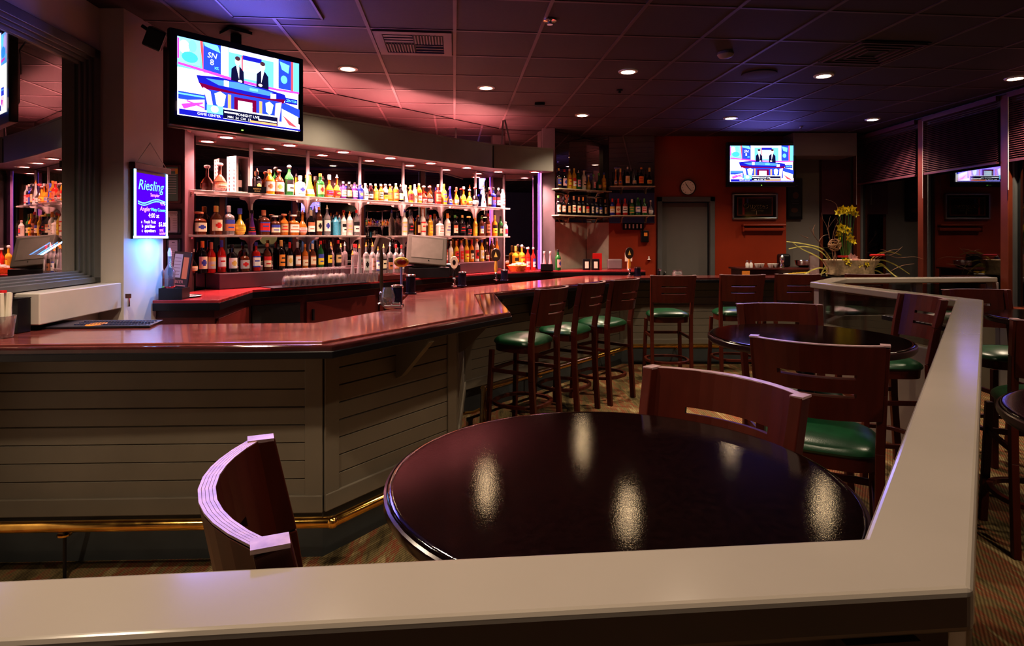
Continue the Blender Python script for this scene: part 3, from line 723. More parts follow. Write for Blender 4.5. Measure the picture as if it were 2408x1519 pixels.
o = MB().lathe([(r*.034,z*gh*.85) for r,z in SH['wine']]+[(.011,gh*.82)],14,(0,.01,.009)).build('boxed_bottle', BM['black'], g, smooth=True)
MB().lathe([(.0348,.05),(.0348,.11)],14,(0,.01,.0)).build('label', LM['pink'], o); 
x,y = wq(604,.215); g = thing('display_block', (x,y,1.9465), 'small black display block with gold lettering on the upper shelf', 'sign', rz=.6)
MB().box(0,0,.03,.15,.03,.06).build('block', BLACK, g)
pc = Pic(.14,.05); pc.text('RESERVE',.5,.35,.36,(.75,.5,.2)); pc.text('SINGLE',.5,.75,.3,(.75,.5,.2)); o = pc.build('gold_lettering', colmat('gold_letter',.0,.3,False), g); o.location = (0,-.0155,.03)
# clear vodka bottles standing on a low stand on the back counter
RB = 'stand by cash register'
sx, sy = wq(890,.38); st = thing('bottle_stand', (sx,sy,CZ), 'low dark stand under the clear bottles left of the cash register', 'stand', rz=.82)
MB().box(0,0,.03,.62,.16,.05).box(0,.0,.06,.60,.14,.01).build('stand', DARKWOOD, st, bevel=.004)
for px,hp,wp,shape,body,lab,cap,qq in [(829,84,14,'cone','clear',None,('pour','orange'),.38),(845,84,14,'cone','clear',None,('pour','orange'),.42),(861,88,14,'square','clear','silver',('pour','orange'),.41),(876,86,14,'square','clear','pink',('pour','orange'),.37),
   (889,74,12,'slim','clear','white',('pour','orange'),.41),(902,80,13,'square','clear','cream',('pour','gold'),.38),(917,84,13,'square','clear','copper',('pour','white'),.40),(931,80,13,'square','clear','pink',('std','red'),.37),(944,78,12,'square','clear','silver',('std','red'),.40)]:
    x,y = wq(px,qq); on = abs((x-sx)*.682+(y-sy)*.731) < .30
    bottle(x,y,CZ+.065 if on else CZ+.001, hp*y/F*.86, wp*y/F, shape, body, lab, cap, RB)
# bottles at the right end of the back counter
RC = 'right counter end'
for px,hp,wp,shape,body,lab,cap in [(1212,58,15,'square','gold','gold',('long','gold')),(1227,60,14,'square','gold','yellow',('ball','white')),(1241,56,12,'std','red','pink',('wide','silver')),(1254,54,11,'std','red','white',('ball','pink')),
   (1280,46,13,'cone','pink','gold',('std','pink')),(1294,46,13,'cone','pink','red',('std','pink')),(1312,50,14,'wine','green','pink',('std','black'))]:
    y = 8.26 if px < 1260 else 8.22; x = X_(px,y); bottle(x,y,CZ+.001, hp*y/F, wp*y/F, shape, body, lab, cap, RC)
# corner shelves with wine and liqueur bottles
def lin(p, q, t): return (p[0]+(q[0]-p[0])*t, p[1]+(q[1]-p[1])*t)
CS0, CS1 = (X_(1308,8.22),8.22), (X_(1432,8.78),8.78); CS2, CS3 = (X_(1434,8.70),8.70), (X_(1539,8.70),8.70)
for lab,a,b_,z in (('upper glass shelf of the mirrored corner, left part',CS0,CS1,2.217),('lower glass shelf of the mirrored corner, under the wine bottles',CS0,CS1,1.862),('upper glass shelf of the mirrored corner, beside the door',CS2,CS3,2.285),('lower glass shelf of the mirrored corner, beside the door',CS2,CS3,1.874)):
    d_, n_, l_ = seg_frame(a,b_); s_ = thing('glass_shelf', (a[0],a[1],z), lab, 'shelf')
    B0 = Vector((a[0],a[1],0))-n_*.20; B1 = Vector((b_[0],b_[1],0))-n_*.13
    F0 = Vector((a[0],a[1],0))+n_*.06; F1 = Vector((b_[0],b_[1],0))+n_*.06
    recalc(MB().prism([tuple(F0[:2]),tuple(F1[:2]),tuple(B1[:2]),tuple(B0[:2])], z-.016,z).build('board', pmat('olive_glass_shelf',(.45,.42,.30),.15), s_, world=True, bevel=.003))
    for t_ in (.3,.85):
        c = Vector((*lin(a,b_,t_),z))
        MB().tube([c+n_*.04+Vector((0,0,-.022)),c-n_*.08+Vector((0,0,-.03)),c-n_*.13+Vector((0,0,-.10))],.008,6).build('bracket', pmat('brass_bracket',(.35,.30,.16),.3,metal=.7), s_, world=True)
def crow(lst, a, b_, z, rowname, rz):
    for px,hp,wp,shape,body,lab,cap in lst:
        s = (px-1204)/F; dx,dy = b_[0]-a[0], b_[1]-a[1]; t = (s*a[1]-a[0])/(dx-s*dy); x,y = a[0]+dx*t, a[1]+dy*t
        bottle(x,y,z,hp*y/F,wp*y/F,shape,body,lab,cap,rowname,rz)
crow([(1314,48,12,'wine','black','blue',('std','gold')),(1327,46,13,'std','black','pink',('std','red')),(1339,48,11,'slim','gold','yellow',('std','white')),(1350,50,11,'slim','gold','white',('std','gold')),(1360,44,12,'wine','green','pink',('pour','white')),
 (1373,46,11,'slim','white','cream',('long','cream')),(1384,36,11,'round','gold','gold',('std','cream')),(1396,38,11,'std','clear','pink',('std','green')),(1408,42,13,'round','green','tan',('std','green')),(1420,44,11,'wine','gold','yellow',('std','blue'))], CS0,CS1,2.2175,'upper wine corner shelf',.8)
crow([(1313,46,12,'wine','black','cream',('std','green')),(1325,44,11,'wine','black','white',('long','black')),(1337,42,11,'wine','black','tan',('std','black')),(1349,46,11,'wine','black','cream',('long','copper')),(1361,44,11,'wine','black','cream',('long','copper')),
 (1371,44,10,'wine','black','cream',('long','orange')),(1381,42,10,'wine','black','tan',('long','black')),(1392,42,10,'wine','black','cream',('long','black')),(1402,42,10,'wine','black','cream',('long','copper')),(1412,40,9,'wine','black','cream',('long','black')),(1423,40,9,'wine','black','tan',('long','copper'))], CS0,CS1,1.8625,'lower wine corner shelf',.8)
crow([(1448,40,9,'cone','amber','cream',('std','gold')),(1459,42,11,'cone','amber','orange',('long','gold')),(1476,46,11,'wine','black','cream',('std','silver')),(1492,42,12,'cone','black','silver',('std','black')),(1508,44,12,'wine','black','orange',('ball','orange')),(1527,44,13,'round','black','gold',('long','gold'))], CS2,CS3,2.2855,'upper shelf beside door',0)
crow([(1440,40,12,'std','blue','white',('long','red')),(1454,40,12,'std','red','cream',('long','red')),(1470,40,12,'std','red','white',('long','red')),(1486,38,12,'std','green','green',('long','white')),(1500,42,12,'slim','green','white',('long','green')),(1515,40,12,'std','green','pink',('long','green')),(1530,36,12,'round','clear','white',('std','silver'))], CS2,CS3,1.8745,'lower shelf beside door',0)
# ------------------------------------------------------------------ televisions
TVS = colmat('tv_screen_emission', 1.9)
def tv_pic(w, h):
    P = Pic(w,h); B=(.02,.05,.75); LB=(.12,.45,.95); CY=(.15,.8,1.); Wt=(1,1,1); MG=(.8,.05,.6); RD=(.9,.06,.08); DB=(.01,.01,.30); PK=(1,.45,.65); BK=(.005,.005,.03); OR=(1,.3,.12); MR=(.12,.0,.03); LI=(.55,.5,.95)
    P.rect(0,0,1,1,Wt); P.rect(0,0,1,.39,LB)
    P.rect(0,0,.17,.33,(.2,.5,.95)); P.ell(.05,.12,.04,.09,LI); P.ell(.11,.09,.03,.08,CY); P.ell(.09,.24,.06,.07,(.05,.35,.95)); P.rect(0,.02,.012,.28,MG)
    P.poly([(.165,0),(.185,0),(.205,.37),(.185,.37)],RD); P.rect(.19,0,.325,.40,B); P.poly([(.19,.0),(.3,.01),(.32,.1),(.2,.05)],CY); P.text('SN',.255,.16,.10,Wt,shear=.2); P.text('8',.255,.25,.11,Wt); P.text('xt',.29,.31,.07,CY)
    P.rect(.325,0,.385,.40,Wt); P.rect(.385,0,.77,.43,LB); P.rect(.39,0,.77,.06,LI); P.rect(.48,.10,.68,.38,(.35,.55,.9)); P.rect(.50,.06,.66,.12,DB); P.text('Center',.585,.24,.10,Wt,shear=.3); P.rect(.49,.07,.50,.38,RD)
    P.rect(.765,0,.81,.42,Wt); P.rect(.81,0,.93,.42,B); P.poly([(.82,.03),(.91,.06),(.90,.18),(.84,.14)],CY); P.ell(.86,.28,.03,.06,LB); P.rect(.925,0,.945,.43,RD); P.rect(.945,0,1,.43,LB)
    P.poly([(0,.33),(.4,.40),(.78,.43),(1,.42),(1,.45),(.78,.46),(.4,.44),(0,.36)],MG)
    # two presenters in dark suits
    for u,s_ in ((.455,1),(.665,-1)):
        P.poly([(u-.055,.50),(u-.05,.28),(u-.02,.23),(u+.02,.23),(u+.05,.29),(u+.055,.50)],BK); P.poly([(u-.012,.23),(u+.014,.23),(u+.012*s_,.40)],Wt); P.ell(u,.165,.022,.06,(1,.62,.5)); P.ell(u,.125,.022,.03,(.05,.02,.03)); P.ell(u+.02*s_,.43,.018,.02,(1,.6,.5))
    P.rect(0,.70,.2,.80,B); P.rect(0,.72,.2,.74,LB); P.poly([(0,.82),(.2,.76),(.2,.94),(0,.94)],(1,.75,.85)); P.poly([(.02,.86),(.18,.80),(.18,.82),(.04,.92)],MG); P.poly([(.06,.80),(.19,.86),(.19,.88),(.06,.82)],MG)
    P.poly([(.82,.60),(1,.68),(1,.80),(.82,.70)],B); P.rect(.86,.54,.98,.62,DB); P.text('CENTER',.92,.58,.05,CY); P.poly([(.82,.76),(1,.9),(1,1),(.82,.9)],(1,.7,.85)); P.poly([(.84,.80),(.93,.94),(.98,.95),(.90,.93)],RD)
    P.poly([(.13,.46),(.3,.43),(.7,.47),(.86,.50),(.88,.58),(.7,.66),(.3,.62),(.15,.56)],DB); P.poly([(.2,.48),(.45,.455),(.75,.50),(.72,.56),(.3,.54)],(.06,.2,.8)); P.rect(.34,.46,.38,.54,Wt); P.rect(.55,.50,.62,.53,CY); P.rect(.73,.52,.78,.60,Wt)
    P.poly([(.15,.55),(.3,.58),(.5,.60),(.7,.60),(.86,.57),(.85,.63),(.7,.68),(.5,.69),(.3,.67),(.17,.61)],MR)
    P.rect(.19,.62,.83,.90,B); P.poly([(.18,.60),(.235,.64),(.26,.88),(.22,.88)],PK); P.poly([(.83,.62),(.775,.65),(.76,.98),(.80,.98)],PK)
    P.poly([(.265,.66),(.31,.62),(.355,.66),(.34,.80),(.31,.84),(.28,.80)],(.8,.95,1)); P.poly([(.685,.67),(.72,.64),(.755,.68),(.74,.80),(.72,.83),(.69,.79)],(.6,.95,1))
    P.rect(.37,.64,.395,.84,OR); P.rect(.63,.66,.655,.86,OR); P.rect(.42,.66,.605,.86,MR); P.rect(.45,.70,.57,.83,(.6,.8,1)); P.text('Center',.51,.765,.07,Wt,shear=.2)
    P.rect(.33,.845,.79,.97,BK); P.rect(.33,.83,.79,.85,Wt); P.rect(.205,.82,.33,.95,CY); P.ell(.265,.87,.03,.045,(1,.6,.5)); P.rect(.34,.875,.45,.895,Wt); P.text('TONIGHT LIVE',.53,.895,.05,Wt); P.rect(.62,.91,.78,.93,Wt); P.rect(.55,.945,.78,.975,OR); P.text('MIN  24  CHI  17',.46,.945,.045,Wt)
    P.rect(0,.93,.33,1,DB); P.rect(0,.975,1,1,DB); P.text('GAME CENTER',.22,.96,.045,Wt)
    return P
def tv(x, y, z, w, h, rz, label, mount, tilt=0., glow=17):
    t = thing('television', (x,y,z), label, 'television', rz=rz)
    t.rotation_euler = (tilt,0,rz)
    b_ = .045*w/.86
    MB().box(0,.030,-.02*h,w+2*b_,.05,h+2.6*b_).build('cabinet', BLACK, t, bevel=.008)
    MB().box(0,.075,0,w*.7,.06,h*.7).build('rear_housing', BLACK, t, bevel=.02)
    P = tv_pic(w,h); s = P.build('screen', TVS, t); s.location = (0,.004,0)
    MB().box(0,.002,-h/2-b_*1.0,.012,.006,.005).build('power_light', emat('green_led',(.3,1,.1),3), t)
    l = bpy.data.lights.new('screen_glow','AREA'); l.shape = 'RECTANGLE'; l.size = w*.95; l.size_y = h*.95; l.energy = glow; l.color = (.20,.15,1.0); l.spread = 3.1
    lo = bpy.data.objects.new('screen_glow', l); COL.objects.link(lo); lo.location = (x+.02*math.sin(rz),y-.02*math.cos(rz),z); lo.rotation_euler = (-PI/2,0,rz)
    if mount == 'ceiling':
        MB().bar((0,.10,0),(0,.10,CEIL-z-.03),.06,.04).box(0,.10,CEIL-z-.02,.16,.16,.02).build('ceiling_mount', BLACKMATT, t)
    elif mount == 'wall': MB().box(0,.18,0,.25,.20,.25).build('wall_mount', BLACKMATT, t)
    return t
tvrz = math.atan2(.65,.56)
tv(-1.89,4.325,2.608,.858,.511,tvrz,'large television hung from the ceiling above the back bar','ceiling')
tv(X_(1791,8.6),8.6,Z_(385,8.6),.878,.505,0,'flat television on the orange far wall, above the framed mirror sign','wall',glow=8)
# television behind the viewer, seen in the narrow mirror
# ------------------------------------------------------------------ bar stools
def make_stool(label):
    t = thing('bar_stool', (0,0,0), label, 'bar stool', group=None)
    # cushion: rounded D shape
    def outline(sc, n=28):
        pts = []
        for i in range(n):
            a = 2*PI*i/n; c, s_ = math.cos(a), math.sin(a); e = .62
            pts.append((.212*sc*math.copysign(abs(c)**e,c)*(1-.05*s_), .205*sc*math.copysign(abs(s_)**(.75 if s_ > 0 else .5),s_)))
        return pts
    mb = MB(); rings = [(1.0,.712),(1.03,.722),(1.01,.738),(.93,.753),(.78,.767),(.55,.779),(.28,.786),(.08,.788)]
    vs = []; n = 28
    for sc,z in rings: vs += [(x,y,z) for x,y in outline(sc)]
    fs = [tuple(range(n))[::-1], tuple((len(rings)-1)*n+i for i in range(n))]
    for k in range(len(rings)-1):
        for i in range(n): j = (i+1)%n; fs.append((k*n+i,k*n+j,(k+1)*n+j,(k+1)*n+i))
    mb.add(vs,fs); mb.build('seat', GREEN, t, smooth=True)
    # apron
    mb = MB(); vs = [(x,y,.655) for x,y in outline(.95)]+[(x,y,.711) for x,y in outline(.97)]
    mb.add(vs,[tuple(range(n))[::-1],tuple(range(n,2*n))]+[(i,(i+1)%n,(i+1)%n+n,i+n) for i in range(n)]); mb.build('seat_frame', WOOD, t, smooth=True)
    for sx in (-1,1):
        MB().bar((sx*.185,.175,.66),(sx*.205,.205,0),.036,.036,up=(0,1,0)).build('leg', WOOD, t, bevel=.004)
        mb = MB()   # rear leg runs on up as the back post
        path = [(sx*.205,-.235,0),(sx*.205,-.205,.45),(sx*.207,-.200,.75),(sx*.215,-.235,.98),(sx*.222,-.275,1.16)]
        for i in range(4):
            mb.bar(path[i],path[i+1],.032,.046,up=(0,1,0))
        mb.build('leg', WOOD, t, bevel=.003)
    # curved back panel with two slots
    xs = [-.207,-.165,-.125,-.09,-.05,0,.05,.09,.125,.165,.207]; zs = [.88,.93,.968,.986,1.038,1.056,1.11,1.160]
    vs = []
    for z in zs:
        for x in xs:
            yb = -.200-(z-.75)*.185 if z > .75 else -.2
            vs.append((x*(1+.06*(z-.88)/.28), yb-.012-.072*(1-(x/.207)**2), z))
    fs = []
    for i in range(len(zs)-1):
        for j in range(len(xs)-1):
            if i in (2,4) and 2 <= j <= 7: continue
            a = i*len(xs)+j; fs.append((a,a+1,a+1+len(xs),a+len(xs)))
    o = MB().add(vs,fs).build('backrest', WOOD, t, solid=.024)
    # ply top edge of the back, lavender screen light painted into its colour
    mb = MB(); pts = vs[-len(xs):]
    for k in range(5):
        o0 = -.0125+.0051*k; A = [(x,y+o0+.0045) for x,y,_ in pts]; B = [(x,y+o0) for x,y,_ in pts]
        strip(mb, A, B, 1.1601, 1.1635)
    for sx in (-1,1): mb.box(sx*.2225,-.277,1.1625,.033,.047,.006)
    recalc(mb.build('top_edge', WOODTOP, t))
    # stretchers: two levels, lower one a bowed foot hoop
    mb = MB()
    for sx in (-1,1): mb.bar((sx*.195,-.205,.50),(sx*.19,.19,.50),.018,.03)
    mb.bar((-.19,.19,.50),(.19,.19,.50),.018,.03); mb.build('upper_stretcher', WOOD, t, bevel=.003)
    hoop = []
    for i in range(33):
        a = 2*PI*i/32; c,s_ = math.cos(a),math.sin(a)
        hoop.append((.235*math.copysign(abs(c)**.8,c), .23*math.copysign(abs(s_)**.8,s_), .235))
    mb = MB(); A = [(x,y) for x,y,_ in hoop]; B = [(x*.88,y*.88) for x,y,_ in hoop]; strip(mb, A, B, .222,.248)
    recalc(mb.build('foot_hoop', WOOD, t, bevel=.003))
    return t
def face_rz(fx, fy): return math.atan2(-fx, fy)
first = make_stool('x'); FK = kids_of(first)
stools = [  # back centre x,y, facing, label
 ((-.39,.99),(.916,.40),'dark wood stool in the near left, seen over its curved pale top edge'),
 ((.56,1.68),(-.765,-.644),'dark wood stool pushed against the far side of the near round table'),
 ((1.157,2.34),(.50,.87),'green seated stool with its back to us, between the two round tables'),
 ((1.56,3.60),(-.1,-1),'stool behind the second round table, facing us'),
 ((2.72,4.10),(-1,.05),'stool by the glass divider, right of the second round table'),
 ((.315,4.85),(-.84,.53),'nearest of three bar stools in front of the angled bar section'),
 ((.70,5.42),(-.84,.53),'middle of three bar stools in front of the angled bar section'),
 ((1.07,5.83),(-.75,.66),'farthest of three bar stools in front of the angled bar section'),
 ((1.68,6.43),(0,1),'bar stool at the far bar, in front of the grey door'),
 ((2.45,6.56),(0,1),'bar stool at the far bar, under the far television'),
 ((3.08,6.65),(.03,1),'bar stool at the far bar, partly hidden by the divider post'),
 ((3.85,6.68),(0,1),'bar stool at the far bar end, seen through the divider glass'),
 ((3.48,4.62),(-.05,-1),'stool beyond the divider, behind the small right hand table'),
 ((2.62,2.88),(.35,.94),'dark stool outside the divider at the right edge of the frame'),
]
for i,((x,y),(fx,fy),lab) in enumerate(stools):
    l = math.hypot(fx,fy); fx /= l; fy /= l
    cx, cy = x+fx*.27, y+fy*.27; rz = face_rz(fx,fy)
    grp = 'bar stools along the bar' if 5 <= i <= 11 else 'stools around the tall round tables'
    if i == 0: first.location = (cx,cy,0); first.rotation_euler = (0,0,rz); first['label'] = lab; first['group'] = grp
    else: copy_tree(first, FK, (cx,cy,0), rz, lab, grp)
# ------------------------------------------------------------------ round tables
def make_table():
    t = thing('round_table', (0,0,0), 'x', 'table', group='tall round tables')
    MB().lathe([(.43,1.030),(.450,1.034),(.457,1.045),(.457,1.060),(.453,1.067),(.447,1.0697),(.440,1.070),(.43,1.070)],72).build('tabletop', [TABLETOP], t, smooth=True)
    MB().lathe([(.4520,1.0655),(.4595,1.062),(.4600,1.046),(.4520,1.034)],72,ring=True).build('edge_band', TABLEEDGE, t, smooth=True)
    MB().lathe([(.038,.03),(.038,.98),(.09,1.0),(.12,1.028)],20).build('pedestal', BLACK, t, smooth=True)
    MB().lathe([(.21,0),(.21,.015),(.12,.035),(.04,.05)],28).build('base', BLACK, t, smooth=True)
    return t
tb = make_table(); TK = kids_of(tb)
tabs = [((.206,1.262),'large dark glossy round table in the foreground, reflecting the downlights'),((1.44,3.02),'second round table with blue television reflection, behind the near one'),((1.80,1.55),'round table cut by the right frame edge, outside the divider'),((3.42,3.72),'small dark table beyond the divider, behind the right hand stool')]
for i,((x,y),lab) in enumerate(tabs):
    if i == 0: tb.location = (x,y,0); tb['label'] = lab
    else: copy_tree(tb, TK, (x,y,0), 0, lab)
# ------------------------------------------------------------------ divider railing
RO = [(-1.6,.51),(.527,.703),(3.06,4.0),(2.87,5.56),(3.33,6.13),(4.95,6.28)]
RI = [(-1.6,.63),(.47,.826),(2.90,4.03),(2.72,5.63),(3.25,6.28),(4.95,6.43)]
dv = thing('divider_railing', (.5,.76,0), 'beige glossy capped divider railing wrapping round the seating area', 'railing')
recalc(strip(MB(), RO, RI, 1.098, 1.150).build('cap_rail', RAILPAINT, dv, world=True, bevel=.009, bseg=3))
RC_ = [((a[0]+b[0])/2,(a[1]+b[1])/2) for a,b in zip(RO,RI)]
ra, rb = offset_line(RC_[:3], .035), offset_line(RC_[:3], -.035)
recalc(strip(MB(), ra, rb, 0, 1.099).build('solid_panel', RAILSIDE, dv, world=True))
ra, rb = offset_line(RC_[2:], .035), offset_line(RC_[2:], -.035)
recalc(strip(MB(), ra, rb, 0, .77).build('knee_wall', SIDING, dv, world=True))
for i in range(2,5):
    p,q = RC_[i],RC_[i+1]; d,n,l = seg_frame(p,q)
    a = Vector((p[0],p[1],0))+d*.06; b_ = Vector((q[0],q[1],0))-d*.06
    recalc(MB().prism([tuple((a+n*.004)[:2]),tuple((b_+n*.004)[:2]),tuple((b_-n*.004)[:2]),tuple((a-n*.004)[:2])],.79,1.08).build('glass_panel', DIVGLASS, dv, world=True))
POSTP = pmat('mauve_grey_post_paint',(.32,.27,.27),.3)
for (x,y) in (RC_[2],RC_[3],RC_[4],lin(RC_[4],RC_[5],.5),RC_[5]):
    MB().box(x,y,.93,.075,.075,.335,rz=.1).build('post', POSTP, dv, world=True, bevel=.004)
for px_,py_ in ((-.9,.55),(.42,.73)):
    MB().box(px_,py_,.54,.09,.06,1.1,rz=.09).build('post', RAILSIDE, dv, world=True)
mb = MB(); mb.bar((2.87,4.75,.94),(2.93,4.15,.94),.05,.03)  # strip and ribs model the bar lights' reflection in the glass
gs = mb.build('black_reflection_strip', BLACK, dv, world=True)
mb = MB()
for k in range(14):
    t_ = k/14+.03; mb.box(2.87+.06*t_-.012,4.75-.6*t_,.9565,.022,.018,.003,rz=.4)
gr = mb.build('white_reflection_ribs', WHITE, gs); gr.location = -Vector(dv.location)
# ------------------------------------------------------------------ ceiling fittings
def ceil_thing(name, px, py, label, cat, rz=0): x,y = ceil_pt(px,py); return thing(name, (x,y,CEIL-.003), label, cat, rz=rz)
A_RZ = math.atan2(AY,AX)
def ab(u, v): return (AX*u+BX*v, AY*u+BY*v)
x,y = ab(-.605*.5+.004, 4.41+.605*.5); t = thing('ceiling_vent', (x,y,CEIL-.004), 'square louvred air vent in the tiled ceiling, above the bar', 'vent', rz=A_RZ)
MB().box(0,.25,-.006,.56,.06,.012).box(0,-.25,-.006,.56,.06,.012).box(.25,0,-.006,.06,.44,.012).box(-.25,0,-.006,.06,.44,.012).build('frame', CEILG, t)
MB().box(0,0,0,.46,.46,.004).build('backing', BLACKMATT, t)
mb = MB()
for k in range(10):
    mb.box(-.205+k*.0215,.105,-.006,.009,.20,.012); mb.box(.012+k*.0215,-.105,-.006,.009,.20,.012)
for k in range(3): mb.box(.11,.03+k*.07,-.006,.21,.012,.010); mb.box(-.11,-.06-k*.06,-.006,.21,.035,.010)
mb.build('louvres', CEILG, t)
x,y = ab(-.605*1.5+.004, 4.41-.605*.5+.02); t = thing('ceiling_panel', (x-.25,y-.2,CEIL-.004), 'dark perforated square ceiling panel at the upper left', 'vent', rz=A_RZ)
MB().box(0,0,-.002,.57,.57,.010).build('perforated_sheet', pmat('perforated_black',(.008,.008,.014),.6,bump=.8,bscale=300), t)
MB().box(0,.29,-.004,.60,.015,.014).box(0,-.29,-.004,.60,.015,.014).box(.29,0,-.004,.015,.60,.014).box(-.29,0,-.004,.015,.60,.014).build('frame', CEILG, t)
t = ceil_thing('sprinkler_head', 1293,46, 'small chrome sprinkler head near the top edge of the picture','sprinkler'); MB().lathe([(.045,0),(.045,-.008),(.015,-.012),(.012,-.03),(.02,-.032)],16).build('rosette', CHROME, t, smooth=True)
t = ceil_thing('smoke_detector', 1706,122, 'round white smoke detector in the dark ceiling','smoke detector'); MB().lathe([(.06,0),(.065,-.02),(.05,-.04),(.02,-.048)],20).build('housing', MAUVEWALL, t, smooth=True)
t = ceil_thing('ceiling_speaker', 1785,173, 'flat round speaker grille in the dark ceiling','speaker'); MB().lathe([(.15,0),(.15,-.008),(.135,-.010)],32).build('grille', CEILT, t, smooth=True)
t = ceil_thing('ceiling_sensor', 1269,242, 'small black rectangular box on the ceiling before the canopy','sensor'); MB().box(0,0,-.015,.11,.09,.03).build('housing', BLACK, t, bevel=.005)
t = ceil_thing('sprinkler_head', 1457,211, 'small dark sprinkler head left of the middle downlight','sprinkler'); MB().lathe([(.03,0),(.03,-.008),(.012,-.012),(.012,-.03),(.02,-.032)],12).build('rosette', BLACK, t, smooth=True)
t = ceil_thing('sprinkler_head', 1883,297, 'small sprinkler head above the far television','sprinkler'); MB().lathe([(.03,0),(.03,-.008),(.012,-.012),(.012,-.03),(.02,-.032)],12).build('rosette', CHROME, t, smooth=True)
t = ceil_thing('ceiling_vent', 2050,122, 'dark air vent in the shadowed right part of the ceiling','vent', A_RZ); MB().box(0,0,-.004,.56,.56,.008).build('backing', BLACKMATT, t)
mb = MB()
for k in range(4): w0 = .52-.12*k; mb.box(0,w0/2,-.012,w0,.014,.014).box(0,-w0/2,-.012,w0,.014,.014).box(w0/2,0,-.012,.014,w0,.014).box(-w0/2,0,-.012,.014,w0,.014)
mb.build('louvres', SOFFIT, t)
# wall speaker beside the big television
sp = thing('wall_speaker', (-2.36,4.08,2.87), 'small black loudspeaker angled on the left column', 'speaker', rz=.45)
sp.rotation_euler = (.35,.35,.5)
MB().box(0,0,0,.11,.12,.13).build('cabinet', BLACK, sp, bevel=.01); MB().box(0,-.062,0,.09,.006,.11).build('grille', BLACKMATT, sp)
MB().tube([(0,.05,.0),(-.05,.10,.02),(-.11,.12,.03)],.012,8).build('wall_bracket', BLACK, sp)
cb_ = MB().tube([(-2.30,4.12,2.90),(-2.22,4.16,2.88),(-2.14,4.2,2.80),(-2.12,4.25,2.65)],.006,6).build('speaker_cable', BLACK, smooth=True); tag(cb_, 'black cable running from the speaker to the large television', 'cable')
# ------------------------------------------------------------------ neon menu board on the column face (X=-2.5 plane, facing +X)
bd = thing('menu_board', (-2.487,4.235,1.78), 'glowing blue fluorescent menu board hung by a chain on the column', 'sign', rz=PI/2)
BW, BH = .40, .47
MB().box(0,0,0,BW,.02,BH).build('panel', BLACK, bd, bevel=.003)
MB().box(0,-.008,BH/2+.012,BW+.03,.04,.045).build('top_housing', DARKWOOD, bd, bevel=.005)
edge = emat('cyan_edge_light',(.25,.55,1.0),7.0)
MB().box(-BW/2+.014,-.012,0,.018,.006,BH-.02).box(BW/2-.014,-.012,0,.014,.006,BH-.02).box(0,-.012,-BH/2+.012,BW,.006,.016).build('light_tube', edge, bd)
P = Pic(BW-.06,BH-.05); P.rect(0,0,1,1,(.03,.0,.22)); cyc=(.1,.75,1.); pk=(1,.25,.75); wh=(.9,.8,1.); gn=(.1,.95,.7)
P.text('Riesling',.48,.19,.23,cyc,shear=.25); P.text('Sampler',.62,.33,.08,pk)
for k in range(12):
    u0,u1 = .04+k*.075, .04+(k+1)*.075; f_ = lambda u: .43+.035*math.sin(u*7.5)-.10*max(0,u-.6)
    P.poly([(u0,f_(u0)),(u1,f_(u1)),(u1,f_(u1)+.018),(u0,f_(u0)+.018)],cyc); P.poly([(u0,f_(u0)+.035),(u1,f_(u1)+.035),(u1,f_(u1)+.05),(u0,f_(u0)+.05)],cyc)
P.text('4.75',.84,.46,.085,pk); P.text('Angler',.23,.57,.105,pk,shear=.2); P.text('Misty Country',.70,.57,.075,gn); P.text('4:00 at',.52,.67,.11,wh)
P.text('a  Fresh Fruit',.34,.775,.075,wh); P.text('b  gold Beer',.34,.845,.075,wh); P.text('c  appetizers',.34,.915,.075,wh); P.text('$5.00',.82,.81,.10,wh); P.text('and',.78,.90,.08,pk); P.text('under',.82,.955,.08,pk)
s_ = P.build('writing', colmat('marker_glow',3.2), bd); s_.location = (0,-.0105,-.005)
MB().tube([(-BW/2+.03,-.015,BH/2+.035),(0,-.002,BH/2+.19),(BW/2-.03,-.015,BH/2+.035)],.003,6).build('chain', STEEL, bd)
# blue lamp glow below the board
al = bpy.data.lights.new('board_lamp','AREA'); al.shape = 'RECTANGLE'; al.size = .36; al.size_y = .03; al.energy = 4.2; al.color = (.06,.32,1.0)
ao = bpy.data.objects.new('board_lamp', al); COL.objects.link(ao); ao.location = (-2.40,4.235,1.54); ao.rotation_euler = (0,.6,0)
